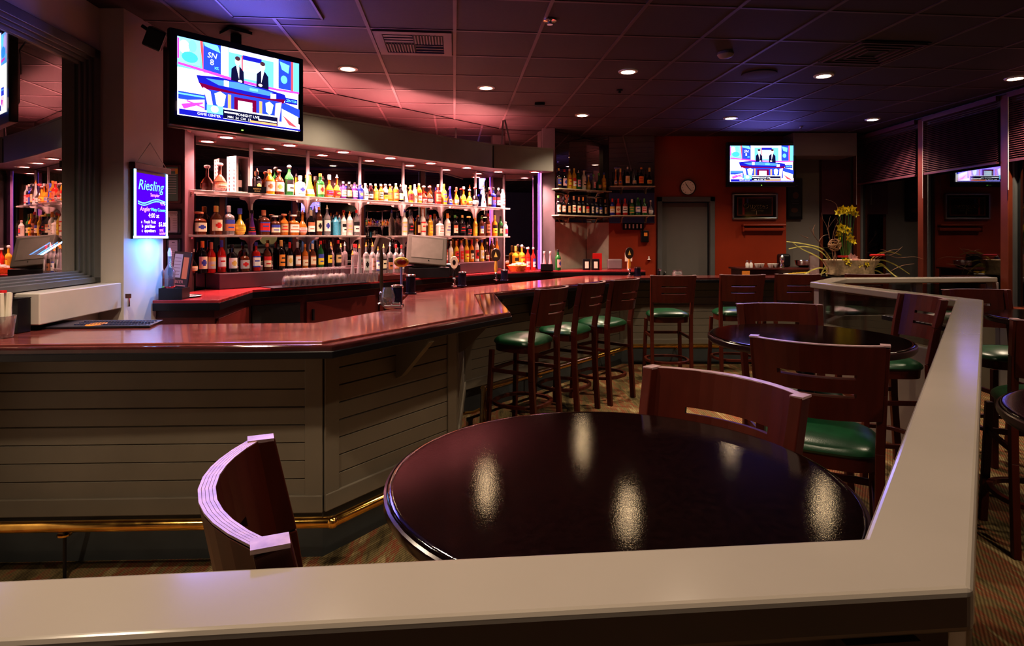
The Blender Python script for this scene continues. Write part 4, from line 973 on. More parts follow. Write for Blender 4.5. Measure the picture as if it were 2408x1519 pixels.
# framed licences on the stub wall at the left end of the shelves
CERT = colmat('printed_paper',.0,.5,False)
for i,(px0,py0,px1,py1,kind,lab) in enumerate(((386,388,424,478,0,'narrow mahogany framed green menu beside the upper shelf end'),(390,492,424,552,1,'framed notice with a dark figure, middle of the stack by the shelves'),(392,560,424,634,2,'lowest framed notice with lines of text behind the squeeze bottles'))):
    y = 4.875; x0,x1,z0,z1 = X_(px0,y),X_(px1,y),Z_(py1,y),Z_(py0,y)
    t = thing('framed_notice', ((x0+x1)/2,y,(z0+z1)/2), lab, 'picture frame'); w,h = x1-x0,z1-z0
    if i == 0: t.rotation_euler = (0,0,.1)
    fb = .016
    MB().box(-w/2+fb/2,0,0,fb,.03,h).box(w/2-fb/2,0,0,fb,.03,h).box(0,0,h/2-fb/2,w,.03,fb).box(0,0,-h/2+fb/2,w,.03,fb).build('frame', DARKWOOD if i == 0 else BLACK, t, bevel=.003)
    P = Pic(w-2*fb,h-2*fb); P.rect(0,0,1,1,((.12,.22,.17),(.62,.52,.50),(.62,.52,.50))[kind])
    if kind == 0:
        P.rect(.05,.04,.95,.12,(.6,.3,.2)); P.rect(.75,.05,.95,.2,(.8,.5,.05))
        for k in range(9): P.rect(.1,.2+.07*k,.85,.225+.07*k,(.5,.55,.5))
    elif kind == 1:
        P.rect(.15,.06,.9,.1,(.15,.1,.1)); P.text('NOTICE',.6,.17,.10,(.12,.08,.08)); P.ell(.16,.35,.06,.08,(.03,.02,.02)); P.rect(.10,.4,.24,.9,(.03,.02,.02))
        for k in range(7): P.rect(.5,.34+.08*k,.9,.36+.08*k,(.3,.25,.25))
    else:
        P.rect(.35,.07,.65,.1,(.15,.1,.1))
        for k in range(9): P.rect(.1,.2+.08*k,.9,.215+.08*k,(.35,.3,.3))
    s_ = P.build('print', CERT, t); s_.location = (0,-.002,0)
# free standing specials sign
y = 4.62; t = thing('table_sign', (X_(418,y),y,CZ), 'dark slanting table sign with orange side strip on the back counter', 'sign', rz=-.1); t.rotation_euler = (-.12,.07,-.1)
MB().box(0,0,.165,.14,.012,.33).build('panel', BLACK, t, bevel=.003)
P = Pic(.13,.31); P.rect(0,0,1,1,(.03,.02,.02)); P.rect(.03,.03,.52,.60,(.55,.48,.46)); P.rect(.60,.10,.92,.62,(.75,.22,.08)); P.text('BEER',.5,.70,.10,(.6,.25,.22))
for k in range(3): P.rect(.1,.78+.06*k,.9,.80+.06*k,(.6,.25,.22))
for k in range(6): P.rect(.08,.12+.08*k,.46,.135+.08*k,(.3,.2,.2))
s_ = P.build('print', CERT, t); s_.location = (0,-.0065,.165)
# squeeze bottles and caddy on the left end of the back counter
for i,(px,c1,lab) in enumerate(((374,'green','clear squeeze bottle half full of green syrup, pink pourer'),(399,'red','clear squeeze bottle with red mix and pink pourer, right one'))):
    y = 4.42; t = thing('pour_bottle', (X_(px,y),y,CZ), lab, 'bottle')
    MB().lathe([(.032,0),(.034,.01),(.034,.15),(.038,.19),(.014,.24),(.013,.30)],16).build('bottle', CLEARG, t, smooth=True)
    MB().lathe([(.0325,.004),(.0352,.012),(.0352,.085),(.0345,.086)],16).build('lower_liquid', LM['green'] if i == 0 else BM['red'], t, smooth=True); MB().lathe([(.031,.086),(.031,.14)],16).build('upper_liquid', BM['red'], t, smooth=True)
    MB().lathe([(.013,.30),(.014,.33),(.006,.36)],10).build('pourer', LM['pink'], t, smooth=True)
t = thing('napkin_caddy', (X_(410,4.36),4.36,CZ), 'black plastic bar caddy beside the squeeze bottles', 'caddy', rz=.05)
MB().box(0,.055,.04,.16,.006,.08).box(0,-.055,.04,.16,.006,.08).box(.077,0,.04,.006,.11,.08).box(-.077,0,.04,.006,.11,.08).box(0,0,.005,.16,.11,.01).box(0,0,.04,.004,.10,.07).build('tray', BLACK, t)
t = thing('serving_tray', (X_(440,4.5),4.5,CZ), 'low dark tray lying under the caddy corner of the back counter', 'tray', rz=.3); MB().lathe([(.08,0),(.10,.012),(.097,.014),(.08,.004)],28).build('tray', STEEL, t, smooth=True)
# bar rubber mat on the near bar
def onbar(px, py, z=1.0705): return PT(px, py, z)
c0 = onbar(62,775); c1 = onbar(352,771); c2 = onbar(384,757); c3 = onbar(120,758)
mt = thing('bar_mat', (c0[0],c0[1],1.0715), 'long black rubber bar mat with orange oval badge on the near bar', 'mat')
mb = MB(); mb.prism([c0,c1,c2,c3],1.0715,1.083); recalc(mb.build('mat', RUBBER, mt, world=True, bevel=.003))
mb = MB()
for k in range(24):
    a = lin(c0,c1,.35+.64*k/24); b_ = lin(c3,c2,.35+.64*k/24)
    for j in range(3): p = lin(a,b_,.25+.25*j); mb.lathe([(.007,0),(.006,.005)],6,(p[0],p[1],1.0832))
mb.build('rubber_nubs', pmat('blue_black_rubber',(.03,.035,.10),.3), mt, world=True)
ox,oy = PT(227,762,1.084); o = MB().lathe([(.055,0),(.052,.002)],24,(0,0,0)).build('orange_badge', pmat('orange_badge',(.9,.28,.02),.4), mt); o.location = (ox-c0[0],oy-c0[1],.0122); o.scale = (.75,1.3,1)
# tumbler with rolled napkins at the left edge
gx_,gy_ = -2.45,2.97; t = thing('straw_glass', (gx_,gy_,1.0715), 'clear bar glass holding pale rolled napkins at the left edge', 'glass')
MB().lathe([(.036,0),(.040,.004),(.050,.09),(.052,.105),(.049,.105),(.038,.012),(.001,.012),(.001,0)],20).build('tumbler', CLEARG, t, smooth=True)
mb = MB()
for k in range(5): a = k*1.25; mb.tube([(.018*math.cos(a),.018*math.sin(a),.02),(.022*math.cos(a),.022*math.sin(a),.12),(.03*math.cos(a+.2)-.006,.03*math.sin(a+.2),.215)],.014,8)
mb.build('napkin_roll', CREAM, t, smooth=True)
MB().box(-.01,0,.22,.03,.03,.014).build('red_tip', REDPL, t)
bx,by = PT(44,748,1.12); t = thing('condiment_box', (-2.515,3.135,1.0715), 'black open box standing at the end of the white ledge', 'box', rz=-.1)
MB().box(0,0,.085,.08,.075,.17).box(0,0,.173,.084,.079,.006).build('box', BLACK, t, bevel=.005)
# scoop clip at the wall corner
t = thing('bottle_opener', (-2.46,3.965,1.17), 'small chrome opener fixed on the column corner', 'opener'); MB().box(0,-.012,.01,.035,.02,.03,rz=.4).box(0,-.01,-.03,.014,.014,.06).build('opener', CHROME, t, bevel=.003)
# ------------------------------------------------------------------ stemware on the back counter
def wineglass():
    prof = [(.028,0),(.031,.004),(.033,.05),(.024,.078),(.005,.092),(.004,.135),(.026,.146),(.027,.149),(.004,.149)]
    return mesh_of(MB().lathe(prof,12), CLEARG)
WGM = wineglass(); i = 0
rk = thing('glass_mat', (wq(745,.44)[0],wq(745,.44)[1],CZ), 'low mat under the rows of upturned stemmed glasses', 'mat', rz=.85); MB().box(0,0,.004,.95,.24,.006).build('mat', RUBBER, rk)
n_ = 0
for k in range(11):
    for j in range(3):
        px = 672+13.2*k+4*(j%2); q_ = .37+.075*j
        x,y = wq(px,q_); o = link('wine_glass', WGM); o.location = (x,y,CZ+.0075); n_ += 1
        tag(o, 'upturned stemmed wine glass in the three rows on the counter mat', 'glass', group='upturned stemmed glasses on the back counter')
tm = mesh_of(MB().lathe([(.026,0),(.030,.005),(.034,.085),(.0345,.09),(.032,.09),(.026,.01),(.001,.01)],14), CLEARG)
for k,(px,q_) in enumerate(((818,0),(831,0),(844,0),(857,0),(870,0),(882,0))):
    x,y = wq(px,.52); o = link('tumbler', tm); o.location = (x,y,CZ+.001); tag(o, 'short clear tumbler in the row right of the stemmed glasses', 'glass', group='short tumblers on the back counter')
# ------------------------------------------------------------------ cash register
x,y = wq(1003,.40); t = thing('cash_register', (x,y,CZ), 'grey touch screen cash register on a black cash drawer', 'cash register', rz=.30)
MB().box(.02,.06,.055,.44,.30,.11).build('cash_drawer', BLACK, t, bevel=.006)
MB().box(0,.03,.14,.30,.22,.05).box(.02,.07,.20,.10,.08,.10).build('base', BLACK, t, bevel=.01)
sc_ = thing('screen_housing', (0,0,0), None, None); sc_.parent = t; bpy.data.objects.remove(sc_)
TILT = Matrix.Translation((0,-.04,.30)) @ Matrix.Rotation(-.35,4,'X') @ Matrix.Rotation(.10,4,'Y')
GREYP = pmat('warm_grey_plastic',(.07,.066,.055),.6,spec=.15)
hs = MB().box(0,.02,0,.44,.05,.33,M=TILT).build('screen_housing', GREYP, t, bevel=.012)
MB().box(0,-.0065,.018,.34,.004,.225,M=TILT).build('screen', pmat('grey_screen',(.10,.095,.08),.6,spec=.1), hs)
MB().box(.02,-.0075,-.118,.012,.004,.008,M=TILT).build('logo_badge', CHROME, hs)
x,y = wq(1062,.40); tag(MB().box(x,y,CZ+.065,.16,.14,.13,rz=.8).build('receipt_printer', BLACK, bevel=.012), 'black receipt printer right of the cash register','printer')
tag(MB().box(x-.02,y-.01,CZ+.134,.14,.10,.004,rz=1.2).build('paper_slip', WHITE), 'white paper slip lying on the receipt printer','paper')
# basket and odds at the right end
t = thing('wicker_basket', (X_(1216,8.02),8.02,CZ), 'orange wicker basket filled with small white packets', 'basket'); MB().lathe([(.09,0),(.13,.07),(.135,.075),(.125,.075),(.085,.01),(.001,.01)],20).build('basket', ORANGE, t, smooth=True)
mb = MB()
for k in range(14): a = k*2.4; r = .02+.006*k; mb.box(r*math.cos(a),r*math.sin(a),.08+.012*(k%3),.05,.035,.014,rz=a)
mb.build('packets', WHITE, t)
t = thing('tray_box', (X_(1286,8.06),8.06,CZ), 'black square holder in front of the pink bottles', 'box'); MB().box(0,0,.045,.16,.01,.09).box(0,.08,.045,.16,.01,.09).box(.075,.04,.045,.01,.08,.09).box(-.075,.04,.045,.01,.08,.09).box(0,.04,.005,.16,.09,.01).build('holder', BLACK, t)
for i,(px,lab) in enumerate(((1379,'black napkin dispenser with a paper front, left of the pair'),(1400,'black napkin dispenser with a paper front, right of the pair'))):
    t = thing('napkin_dispenser', (X_(px,8.34),8.34,CZ), lab, 'dispenser', group='napkin dispensers in the corner'); MB().box(0,0,.075,.10,.09,.15).build('housing', BLACK, t, bevel=.006); MB().box(0,-.047,.07,.05,.004,.09).build('napkins', CREAM, t)
tag(MB().box(X_(1404,8.6),8.6,CZ+.11,.13,.06,.22).build('red_box', REDPL, bevel=.004), 'bright red box behind the napkin dispensers','box')
tag(MB().box(X_(1445,8.55),8.55,CZ+.07,.20,.10,.14).build('machine_cover', pmat('grey_cover',(.16,.13,.14),.4), bevel=.015), 'low grey machine cover on the corner counter','machine')
# ------------------------------------------------------------------ beer taps and bar fittings
TAPW = [PT(897,735,1.07),PT(945,722,1.07),(X_(1072,5.95),5.95),(X_(1166,6.7),6.7),(X_(1488,7.98),7.98)]
def tap(x, y, kind, label, s=1.):
    t = thing('beer_tap', (x,y,1.035 if False else 1.0715), label, 'beer tap', rz=0)
    MB().lathe([(.032,0),(.032,.01),(.014,.016),(.013,.075)],16).tube([(0,0,.06),(0,-.05,.068),(0,-.055,.03)],.009,8).sphere((0,0,.078),.019,12).build('faucet', CHROME, t, smooth=True)
    if kind == 'football':
        MB().tube([(0,0,.09),(0,0,.24)],.009,10).build('handle', pmat('blue_chrome',(.35,.4,.8),.25,metal=.6), t, smooth=True)
        o = MB().sphere((0,0,0),.05,18,.85).build('badge', pmat('gold_badge',(.62,.36,.06),.3,metal=.5), t, smooth=True); o.location = (0,0,.28); o.scale = (1.25,.4,1)
        e_ = MB().sphere((0,0,0),.036,18,.75).build('red_face', pmat('red_face',(.25,.01,.01),.3), o, smooth=True); e_.location = (.002,-.022,0)
    elif kind == 'oval':
        MB().lathe([(.012,.09),(.018,.12),(.008,.15),(.014,.17)],12).build('handle', BLACK, t, smooth=True)
        o = MB().lathe([(.001,-.008),(.048,-.008),(.050,.0),(.048,.008),(.001,.008)],28).build('badge', pmat('ivory_badge',(.75,.68,.55),.3), t, smooth=True); o.rotation_euler = (PI/2,0,0); o.location = (0,0,.24); o.scale = (.78,1.25,1)
        e_ = MB().lathe([(.001,.0),(.020,.0),(.020,.0095)],20).build('dark_emblem', BLACK, o); 
    elif kind == 'round':
        MB().lathe([(.012,.09),(.020,.14),(.013,.22)],12).build('handle', pmat('gold_handle',(.55,.28,.05),.3), t, smooth=True)
        o = MB().lathe([(.001,-.01),(.055,-.01),(.060,.0),(.055,.01),(.001,.01)],28).build('badge', pmat('black_gold_badge',(.03,.02,.015),.3), t, smooth=True); o.rotation_euler = (PI/2,0,0); o.location = (0,0,.29); o.scale = (.9,1.25,1)
        e_ = MB().add([(-.022,-.02,.0105),(.022,-.02,.0105),(0,.03,.0105)],[(0,1,2)]).build('gold_emblem', LM['gold'], o)
    else:
        MB().lathe([(.008,.09),(.014,.16),(.011,.25),(.015,.34),(.007,.40)],12).build('handle', pmat('brown_tap_handle',(.05,.025,.012),.35), t, smooth=True)
    return t
def tower(x, y, h, label):
    t = thing('beer_tower', (x,y,1.0715), label, 'beer tower'); MB().lathe([(.050,0),(.050,.01),(.040,.014),(.040,h),(.041,h)],24).build('column', pmat('blue_black_lacquer',(.008,.008,.025),.2), t, smooth=True); MB().lathe([(.043,h),(.043,h+.012),(.03,h+.018)],24).build('chrome_lid', CHROME, t, smooth=True)
def bp(px, Y): return (X_(px,Y), Y)
x,y = bp(897,4.45); tap(x,y,'plain','brown tapering beer tap handle, leftmost of the taps'); x,y = bp(933,4.38); tower(x,y,.13,'black beer tower with chrome lid behind the bar corner')
x,y = bp(944,5.10); tap(x,y,'football','beer tap with gold and red oval badge on a blue stem'); x,y = bp(966,5.3); tower(x,y,.15,'black beer tower right of the gold badged tap')
x,y = bp(1068,6.05); tap(x,y,'oval','beer tap with ivory oval badge and dark emblem'); x,y = bp(1087,6.12); tower(x,y,.13,'black beer tower beside the ivory badged tap')
x,y = bp(1166,6.95); tap(x,y,'round','beer tap with round black and gold badge'); x,y = bp(1186,6.92); tower(x,y,.11,'black beer tower beside the round badged tap')
x,y = bp(1480,7.80); tap(x,y,'round','beer tap with dark badge near the corner shelves'); x,y = bp(1499,7.80); tower(x,y,.10,'small black beer tower near the door')
x,y = bp(912,4.30); t = thing('glass_pitcher', (x,y,1.0715), 'clear glass pitcher upside down beside the first beer tower', 'pitcher'); MB().lathe([(.035,0),(.045,.01),(.05,.07),(.035,.13),(.033,.135),(.047,.07)],20).build('pitcher', CLEARG, t, smooth=True)
for i,(px,Y,lab) in enumerate(((925,4.20,'low chrome drip fitting beside the glass pitcher'),)): x,y = bp(px,Y); t = thing('drip_fitting', (x,y,1.0715), lab, 'fitting'); MB().box(0,0,.012,.12,.05,.02).box(.02,0,.03,.05,.03,.02).build('fitting', CHROME, t, bevel=.004)
x,y = bp(1593,7.6); t = thing('glass_jar', (x,y,1.0715), 'small clear glass jar standing on the far bar before the door', 'jar'); MB().lathe([(.05,0),(.065,.02),(.065,.05),(.05,.07),(.052,.085),(.049,.085),(.047,.07)],20).build('jar', CLEARG, t, smooth=True); MB().lathe([(.045,.004),(.058,.02),(.058,.03)],18).build('contents', WHITE, t)
x,y = bp(1549,7.7); t = thing('soda_gun', (x,y,1.0715), 'small chrome topped soda gun holder on the far bar', 'soda gun'); MB().lathe([(.02,0),(.018,.07)],12).build('holder', BLACK, t); MB().box(.01,0,.085,.035,.03,.03,rz=.5).build('nozzle', CHROME, t, bevel=.004)
# items on the wall right of the corner
t = thing('key_rack', (X_(1489,8.86),8.86,Z_(532,8.86)), 'small dark key rack with white tags under the corner mirror', 'rack'); MB().box(0,0,0,.30,.02,.10).build('board', BLACK, t)
mb = MB()
for k in range(5): mb.box(-.11+.055*k,-.013,0,.022,.004,.06)
mb.build('tags', WHITE, t)
t = thing('wall_phone', (X_(1516,8.86),8.86,Z_(556,8.86)), 'small black wall phone below the key rack', 'phone', rz=-.05); MB().box(0,0,0,.11,.05,.17).build('body', BLACK, t, bevel=.01); MB().box(.01,-.027,.03,.05,.004,.05).build('display', LM['orange'], t)
t = thing('hook_star', (X_(1526,8.86),8.86,Z_(609,8.86)), 'little white metal hook on the terracotta wall beside the door', 'hook'); MB().lathe([(.03,-.01),(.012,0),(.008,.04)],6).build('hook', WHITE, t)
t = thing('price_card', (X_(1478,8.5),8.5,CZ+.12), 'yellowish card standing behind the dark tap badge', 'card'); MB().box(0,0,.05,.10,.004,.12,).box(0,.02,-.06,.03,.03,.12).build('card', CREAM, t)
# ------------------------------------------------------------------ far wall objects
t = thing('wall_clock', (X_(1617,8.93),8.93,Z_(441,8.93)), 'round white faced wall clock above the grey door', 'clock')
o = MB().lathe([(.10,0),(.113,.005),(.115,.02),(.105,.03),(.10,.018),(.001,.018)],36).build('rim', GREYP, t, smooth=True); o.rotation_euler = (PI/2,0,0)
P = Pic(.2,.2); P.ell(.5,.5,.5,.5,(1,.95,.88),32)
for k in range(12): a = k*PI/6; P.rect(.5+.40*math.sin(a)-.02,.5-.40*math.cos(a)-.02,.5+.40*math.sin(a)+.02,.5-.40*math.cos(a)+.02,(.2,.1,.1))
P.poly([(.30,.22),(.34,.19),(.52,.48),(.49,.52)],(.05,.03,.03)); P.poly([(.48,.50),(.52,.48),(.76,.76),(.74,.79)],(.05,.03,.03)); s_ = P.build('face', CERT, t); s_.location = (0,-.018,0)
y = 8.93; x0,x1,z0,z1 = X_(1722,y),X_(1828,y),Z_(516,y),Z_(455,y); w,h = x1-x0,z1-z0
t = thing('framed_sign', ((x0+x1)/2,y,(z0+z1)/2), 'chrome framed bar mirror sign with old style lettering, under the far television', 'sign')
MB().box(-w/2+.012,0,0,.024,.03,h).box(w/2-.012,0,0,.024,.03,h).box(0,0,h/2-.012,w,.03,.024).box(0,0,-h/2+.012,w,.03,.024).build('frame', STEEL, t, bevel=.005)
P = Pic(w-.048,h-.048); P.rect(0,0,1,1,(.01,.008,.008)); P.rect(.07,.09,.93,.91,(.16,.045,.035)); P.rect(.10,.14,.90,.86,(.035,.03,.022)); P.rect(.20,.14,.25,.86,(.28,.04,.04)); P.rect(.30,.14,.34,.40,(.08,.10,.20))
P.text('Ougttes',.51,.48,.34,(.75,.58,.25),shear=.1); P.text('Ougttes',.505,.47,.34,(.01,.01,.01),shear=.1); P.text('cafe & lounge',.56,.68,.10,(.25,.2,.1)); P.rect(.53,.70,.545,.86,(.4,.35,.25))
s_ = P.build('glass_print', colmat('sign_print',0,.12,False), t); s_.location = (0,-.004,0)
y = 8.90; t = thing('wall_shelf', (X_(1796,y),y,Z_(534,y)), 'red painted wall ledge below the framed sign', 'shelf'); MB().box(0,0,.03,.62,.09,.03).box(.01,.01,-.03,.60,.05,.05).box(-.30,.0,-.03,.02,.07,.08).build('ledge', BRICKRED, t, bevel=.008)
y = 9.12; x0,x1,z0,z1 = X_(1851,y),X_(1886,y),Z_(516,y),Z_(420,y); t = thing('dark_poster', ((x0+x1)/2,y,(z0+z1)/2), 'dark black framed poster on the grey recess wall', 'poster'); w,h = x1-x0,z1-z0
MB().box(0,0,0,w,.03,h).build('frame', BLACK, t, bevel=.004); P = Pic(w*.8,h*.86); P.rect(0,0,1,1,(.012,.01,.012)); P.ell(.55,.40,.25,.10,(.10,.03,.01)); P.rect(.2,.55,.8,.57,(.06,.05,.07)); P.rect(.25,.62,.8,.64,(.06,.05,.07)); P.ell(.45,.82,.3,.07,(.10,.03,.01)); P.rect(.3,.1,.7,.13,(.1,.08,.08)); s_ = P.build('print', CERT, t); s_.location = (0,-.016,0)
# waiter station behind the bar
y = 8.35; t = thing('service_station', (X_(1830,y),y,0), 'low brown service station behind the far bar, with orange end tag', 'cabinet')
MB().box(0,.05,.58,1.10,.40,1.10).build('carcass', DARKWOOD, t, bevel=.006); MB().box(-.5,-.16,1.08,.10,.02,.07).build('orange_tag', LM['orange'], t); MB().box(0,.05,1.14,1.16,.44,.025).build('worktop', DARKWOOD, t, bevel=.005)
SZ = 1.1535
def ss(px): return X_(px,8.30)
for i,(px,lab) in enumerate(((1757,'left white salt shaker on the service station'),(1766,'right white salt shaker on the service station'))):
    t = thing('salt_shaker', (ss(px),8.30,SZ), lab, 'shaker'); MB().lathe([(.022,0),(.024,.05),(.014,.07)],12).build('body', WHITE, t, smooth=True); MB().lathe([(.014,.07),(.016,.09),(.008,.10)],12).build('lid', CHROME, t, smooth=True)
for i,px in enumerate((1781,1792,1812,1826)): o = link('coffee_cup', shared('cup', lambda: mesh_of(MB().lathe([(.025,0),(.040,.04),(.042,.055),(.038,.055),(.022,.008),(.001,.008)],16), WHITE))); o.location = (ss(px),8.30+.03*(i%2),SZ); tag(o, 'white cup lying in the row on the service station, %s from the left' % ordw(i+1), 'cup', group='white cups on the service station')
t = thing('tall_dispenser', (ss(1836),8.26,SZ), 'tall chrome dispenser with rounded head on the service station', 'dispenser'); MB().lathe([(.035,0),(.03,.02),(.018,.06),(.03,.09),(.034,.13),(.02,.16),(.004,.175)],16).build('body', CHROME, t, smooth=True)
t = thing('silver_bowl', (ss(1898),8.40,SZ), 'patterned silver ice bowl beside the flowers', 'bowl'); MB().lathe([(.05,0),(.10,.03),(.115,.09),(.12,.095),(.11,.095),(.05,.01),(.001,.01)],20).build('bowl', CHROME, t, smooth=True)
t = thing('utensil_tray', (ss(1868),8.08,1.0715), 'yellow pencil tray with papers on the far bar end', 'tray'); 
MB().box(0,0,.008,.42,.16,.014,rz=-.1).build('papers', CREAM, t)
mb = MB()
for k in range(5): mb.bar((-.2+.05*k,-.05,.02+.004*k),(.12+.03*k,.03,.02+.004*k),.008,.008)
mb.build('pencils', LM['yellow'], t)
t = thing('black_bin', (ss(1858),8.5,SZ), 'black appliance beside the silver bowl', 'appliance'); MB().box(0,0,.09,.14,.16,.18).build('body', BLACK, t, bevel=.03)
t = thing('menu_stand', (X_(1915,7.75),7.75,1.0715), 'small upright menu stand behind the flower arrangement', 'menu'); MB().box(0,0,.14,.13,.008,.28).box(0,0,.005,.14,.05,.01).build('holder', CLEARG, t); MB().box(0,-.003,.14,.11,.003,.24).build('card', PALEWALL, t)
# ------------------------------------------------------------------ flower arrangement
fy = 7.45; fx = X_(2000,fy); fz = 1.0715; pxm = fy/F
tr = thing('oval_tray', (fx,fy,fz), 'dark oval tray under the flower arrangement', 'tray'); o = MB().lathe([(.25,0),(.33,.010),(.35,.022),(.34,.024),(.25,.008)],36).build('tray', BLACK, tr, smooth=True); o.scale = (1.25,.6,1)
fl = thing('flower_arrangement', (fx,fy,fz+.012), 'yellow daffodil arrangement with curling twigs in a burlap wrapped pot', 'flowers')
mb = MB(); n = 40; vs = []; rings = [(.72,0),(.86,.03),(.84,.10),(.95,.17),(1.0,.205),(.9,.20)]
for sc,z in rings:
    for i in range(n):
        a = 2*PI*i/n; rp_ = 1+.05*math.sin(a*9+z*20)+.02*math.sin(a*17); vs.append((.33*sc*rp_*math.cos(a), .17*sc*rp_*math.sin(a), z))
fs = [tuple(range(n))[::-1], tuple((len(rings)-1)*n+i for i in range(n))]
for k in range(len(rings)-1):
    for i in range(n): j = (i+1)%n; fs.append((k*n+i,k*n+j,(k+1)*n+j,(k+1)*n+i))
mb.add(vs,fs).build('wrapped_pot', FABRIC, fl, smooth=True)
def L3(px, py, dy=0.): return Vector(((px-1204)/F*(fy+dy)-fx, dy, CH-(py-H)/F*(fy+dy)-fz-.012))
def curve(pts, n=10):
    P_ = [Vector(p) for p in pts]; res = []
    for i in range(len(P_)-1):
        p0 = P_[max(i-1,0)]; p1 = P_[i]; p2 = P_[i+1]; p3 = P_[min(i+2,len(P_)-1)]
        for k in range(n): t = k/n; res.append(.5*((2*p1)+(p2-p0)*t+(2*p0-5*p1+4*p2-p3)*t*t+(3*p1-p0-3*p2+p3)*t**3))
    res.append(P_[-1]); return res
def daffodil(c, s=1.):
    mb = MB(); rot = Matrix.Rotation(random.uniform(-.5,.5),3,'X') @ Matrix.Rotation(random.uniform(-.6,.6),3,'Z')
    for k in range(6):
        a = k*PI/3; R_ = Matrix.Rotation(a,3,'Y'); pts = [Vector((0,0,.006)),Vector((.018,-.006,.028)),Vector((0,-.010,.058)),Vector((-.018,-.006,.028))]
        mb.add([rot @ (R_ @ p)*s+c for p in pts],[(0,1,2,3)])
    ring = []
    for k in range(10): a = k*PI/5; ring.append((math.cos(a),math.sin(a)))
    vs = [rot @ Vector((x*.012*s,-.002,z*.012*s))+c for x,z in ring]+[rot @ Vector((x*.019*s,-.028*s,z*.019*s))+c for x,z in ring]
    mb.add(vs,[(i,(i+1)%10,(i+1)%10+10,i+10) for i in range(10)])
    mb.build('daffodil', YELLOW, fl)
stems = []
fcs = [(1980,492,1.1),(1990,497,1.),(2003,493,1.1),(1972,500,1.),(2011,503,.9),(1978,536,1.2),(1973,549,1.),(1993,542,1.),(1972,562,.8),(1999,560,1.),(2006,568,.9),(1996,495,1.)]
base = L3(1988,640)
for px,py,s_ in fcs:
    c = L3(px,py,random.uniform(-.05,.03)); daffodil(c,s_); MB().tube(curve([c, (c+base)/2+Vector((random.uniform(-.02,.02),0,0)), base],5),.004,5).build('flower_stem', LEAF, fl)
def twig(pts, r=.006, name='twig', m_=TWIG):
    MB().tube(curve([L3(*p) for p in pts],5), r, 5, r2=.0015).build(name, m_, fl)
twig([(1985,640),(1985,560),(1970,490),(1960,475),(1942,469)])
twig([(1965,640),(1955,580),(1945,535),(1935,515),(1932,500)]); twig([(1955,580),(1962,540),(1975,515)]); twig([(1950,560),(1948,530),(1953,508)]); twig([(1945,540),(1955,525),(1965,512)])
twig([(1960,640),(1940,590),(1915,555),(1903,535)]); twig([(1925,570),(1935,555),(1950,552)]); twig([(1915,555),(1912,540),(1917,528)]); twig([(1970,640),(1962,560),(1972,535),(1968,512)])
twig([(2020,640),(2060,605),(2090,590),(2118,585)]); twig([(2040,625),(2080,600),(2110,606),(2150,604),(2172,610)]); twig([(2060,605),(2085,592),(2070,586)]); twig([(2090,640),(2120,625),(2150,620)]); twig([(1990,625),(1996,590),(2004,570)])
twig([(2090,600),(2105,595),(2122,580)]); twig([(1900,560),(1890,556),(1882,552)])
mb = MB()
def blade(pts, w):
    c = curve([L3(*p) for p in pts],8); n_ = len(c); vs = []
    for i,p in enumerate(c):
        ww = w*(1-.85*abs(i/(n_-1)-.35)**1.3); d = (c[min(i+1,n_-1)]-c[max(i-1,0)]).normalized(); sd = Vector((-d.z,0,d.x)); vs += [p+sd*ww/2, p-sd*ww/2+Vector((0,.006,0))]
    mb.add(vs,[(2*i,2*i+1,2*i+3,2*i+2) for i in range(n_-1)])
for pts in ([(1970,640),(1940,590),(1900,575),(1850,568)],[(1965,640),(1935,595),(1895,580),(1855,585)],[(1960,635),(1925,605),(1885,585),(1862,569)],[(1960,640),(1940,640),(1915,655),(1890,668,-.1)],[(1960,640),(1930,630),(1900,640),(1870,662,-.1)],
            [(2040,635),(2070,620),(2095,640),(2115,655,-.15)],[(2035,640),(2075,625),(2100,645),(2120,652,-.15)],[(2030,630),(2060,600),(2090,592),(2120,600)],[(2030,635),(2065,612),(2100,620),(2140,645,-.1)],[(1965,640),(1945,625),(1930,650),(1940,662,-.1)],[(2030,640),(2060,636),(2085,650),(2098,656,-.15)],[(2040,640),(2065,622),(2080,628),(2108,652,-.15)],[(1975,640),(1950,632),(1945,650),(1950,664,-.1)]):
    blade(pts,.016)
o = mb.build('grass_blades', STRAW, fl); o['kind'] = 'stuff'
c = L3(1963,576,-.04); mb = MB()
for k in range(9):
    R_ = Matrix.Rotation(k*.7,3,'Z') @ Matrix.Rotation(k*1.1,3,'X'); mb.tube([c+R_ @ Vector((.072*math.cos(a),.072*math.sin(a),0)) for a in [2*PI*i/16 for i in range(16)]],.006,5,closed=True)
mb.build('woven_ball', pmat('tan_rattan',(.40,.22,.10),.6,var=.3,scale=30), fl)
MB().tube([c,c+Vector((0,0,-.25))],.005,5).build('ball_stem', TWIG, fl)
for px,py in ((2000,603),(2012,612),(2022,618),(2008,606),(2030,622)):
    c = L3(px,py,-.12); mb = MB()
    for k in range(5): R_ = Matrix.Rotation(k*2*PI/5,3,'Y'); mb.add([R_ @ v+c for v in (Vector((0,0,0)),Vector((.02,-.01,.02)),Vector((0,-.015,.045)),Vector((-.02,-.01,.02)))],[(0,1,2,3)])
    mb.build('pink_blossom', PINKP, fl)
for px,py in ((1998,618),(2020,622),(2038,620),(1990,614)): daffodil(L3(px,py,-.14),.8)
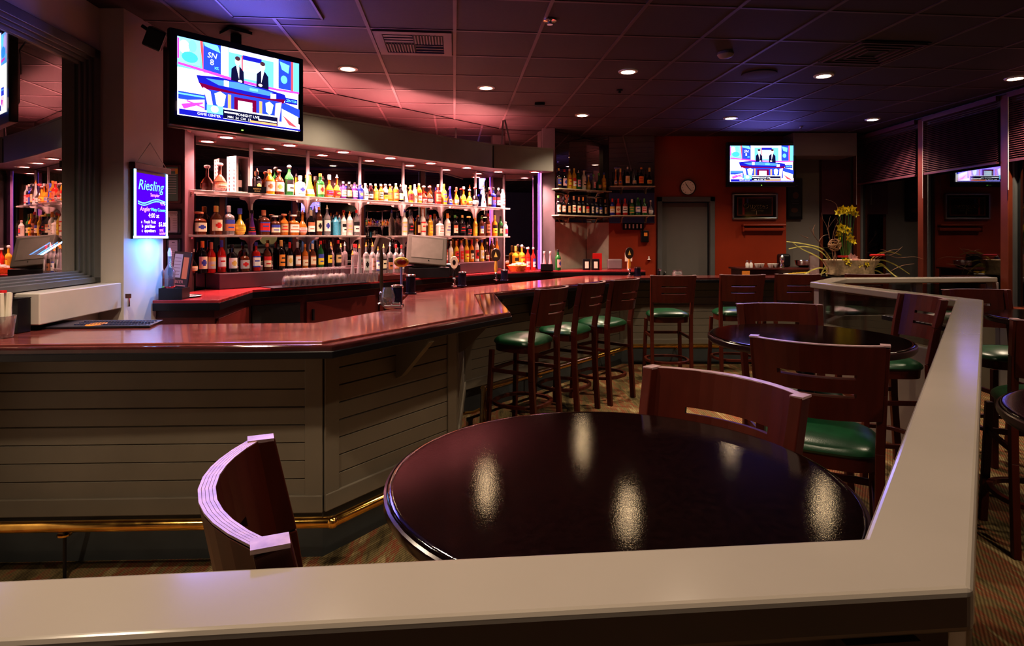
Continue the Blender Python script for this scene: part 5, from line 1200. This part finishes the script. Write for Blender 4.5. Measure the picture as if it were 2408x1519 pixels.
for i,(px,py,l_,dx) in enumerate(((1970,603,.12,-.1),(2046,600,.17,.1))):
    a = L3(px,py,-.05); MB().tube([a,a+Vector((l_,0,-.002))],.014,10).build('red_candle', REDPL, fl, smooth=True)
# ------------------------------------------------------------------ city lights beyond the windows
cl = mesh_of(MB().sphere((0,0,0),.12,8), emat('distant_lamp',(1,.85,.6),5))
for i,(px,py) in enumerate(((2065,562),(2230,571),(2256,568),(2305,573),(2319,574),(2277,555),(2293,549),(2250,607),(2262,609),(2116,572))):
    Y = 45.; o = link('street_light', cl); o.location = (X_(px,Y),Y,Z_(py,Y)); tag(o, 'tiny distant street light in the night beyond the right hand windows', 'street light', group='distant street lights')
# ------------------------------------------------------------------ extra light sources
def area(name, loc, rot, sx, sy, e, col):
    l = bpy.data.lights.new(name,'AREA'); l.shape = 'RECTANGLE'; l.size = sx; l.size_y = sy; l.energy = e; l.color = col
    o = bpy.data.objects.new(name,l); COL.objects.link(o); o.location = loc; o.rotation_euler = rot; return o
for a in (.15,.5,.85):     # pink fill lights added above the canopy, no fitting, tinting the ceiling
    x,y = wt(-3.6+3.3*a,.2); area('ceiling_fill', (x,y,2.48), (PI,0,.9), .7,.10, 27, (1,.32,.30))
l = bpy.data.lights.new('adjoining_lamp','POINT'); l.energy = 22; l.color = (1,.75,.4); l.shadow_soft_size = .3; o = bpy.data.objects.new('adjoining_lamp',l); COL.objects.link(o); o.location = (-4.3,2.6,1.6)
W = bpy.data.worlds.new('night'); S.world = W; W.use_nodes = True; W.node_tree.nodes['Background'].inputs[0].default_value = (.35,.25,.3,1); W.node_tree.nodes['Background'].inputs[1].default_value = .004
S.view_settings.view_transform = 'Standard'; S.view_settings.look = 'Medium High Contrast'; S.view_settings.exposure = .25
S.cycles.use_denoising = True
S.cycles.max_bounces = 7; S.cycles.diffuse_bounces = 2; S.cycles.glossy_bounces = 4; S.cycles.transparent_max_bounces = 12; S.cycles.transmission_bounces = 4
S.cycles.sample_clamp_indirect = 4; S.cycles.caustics_reflective = False; S.cycles.caustics_refractive = False
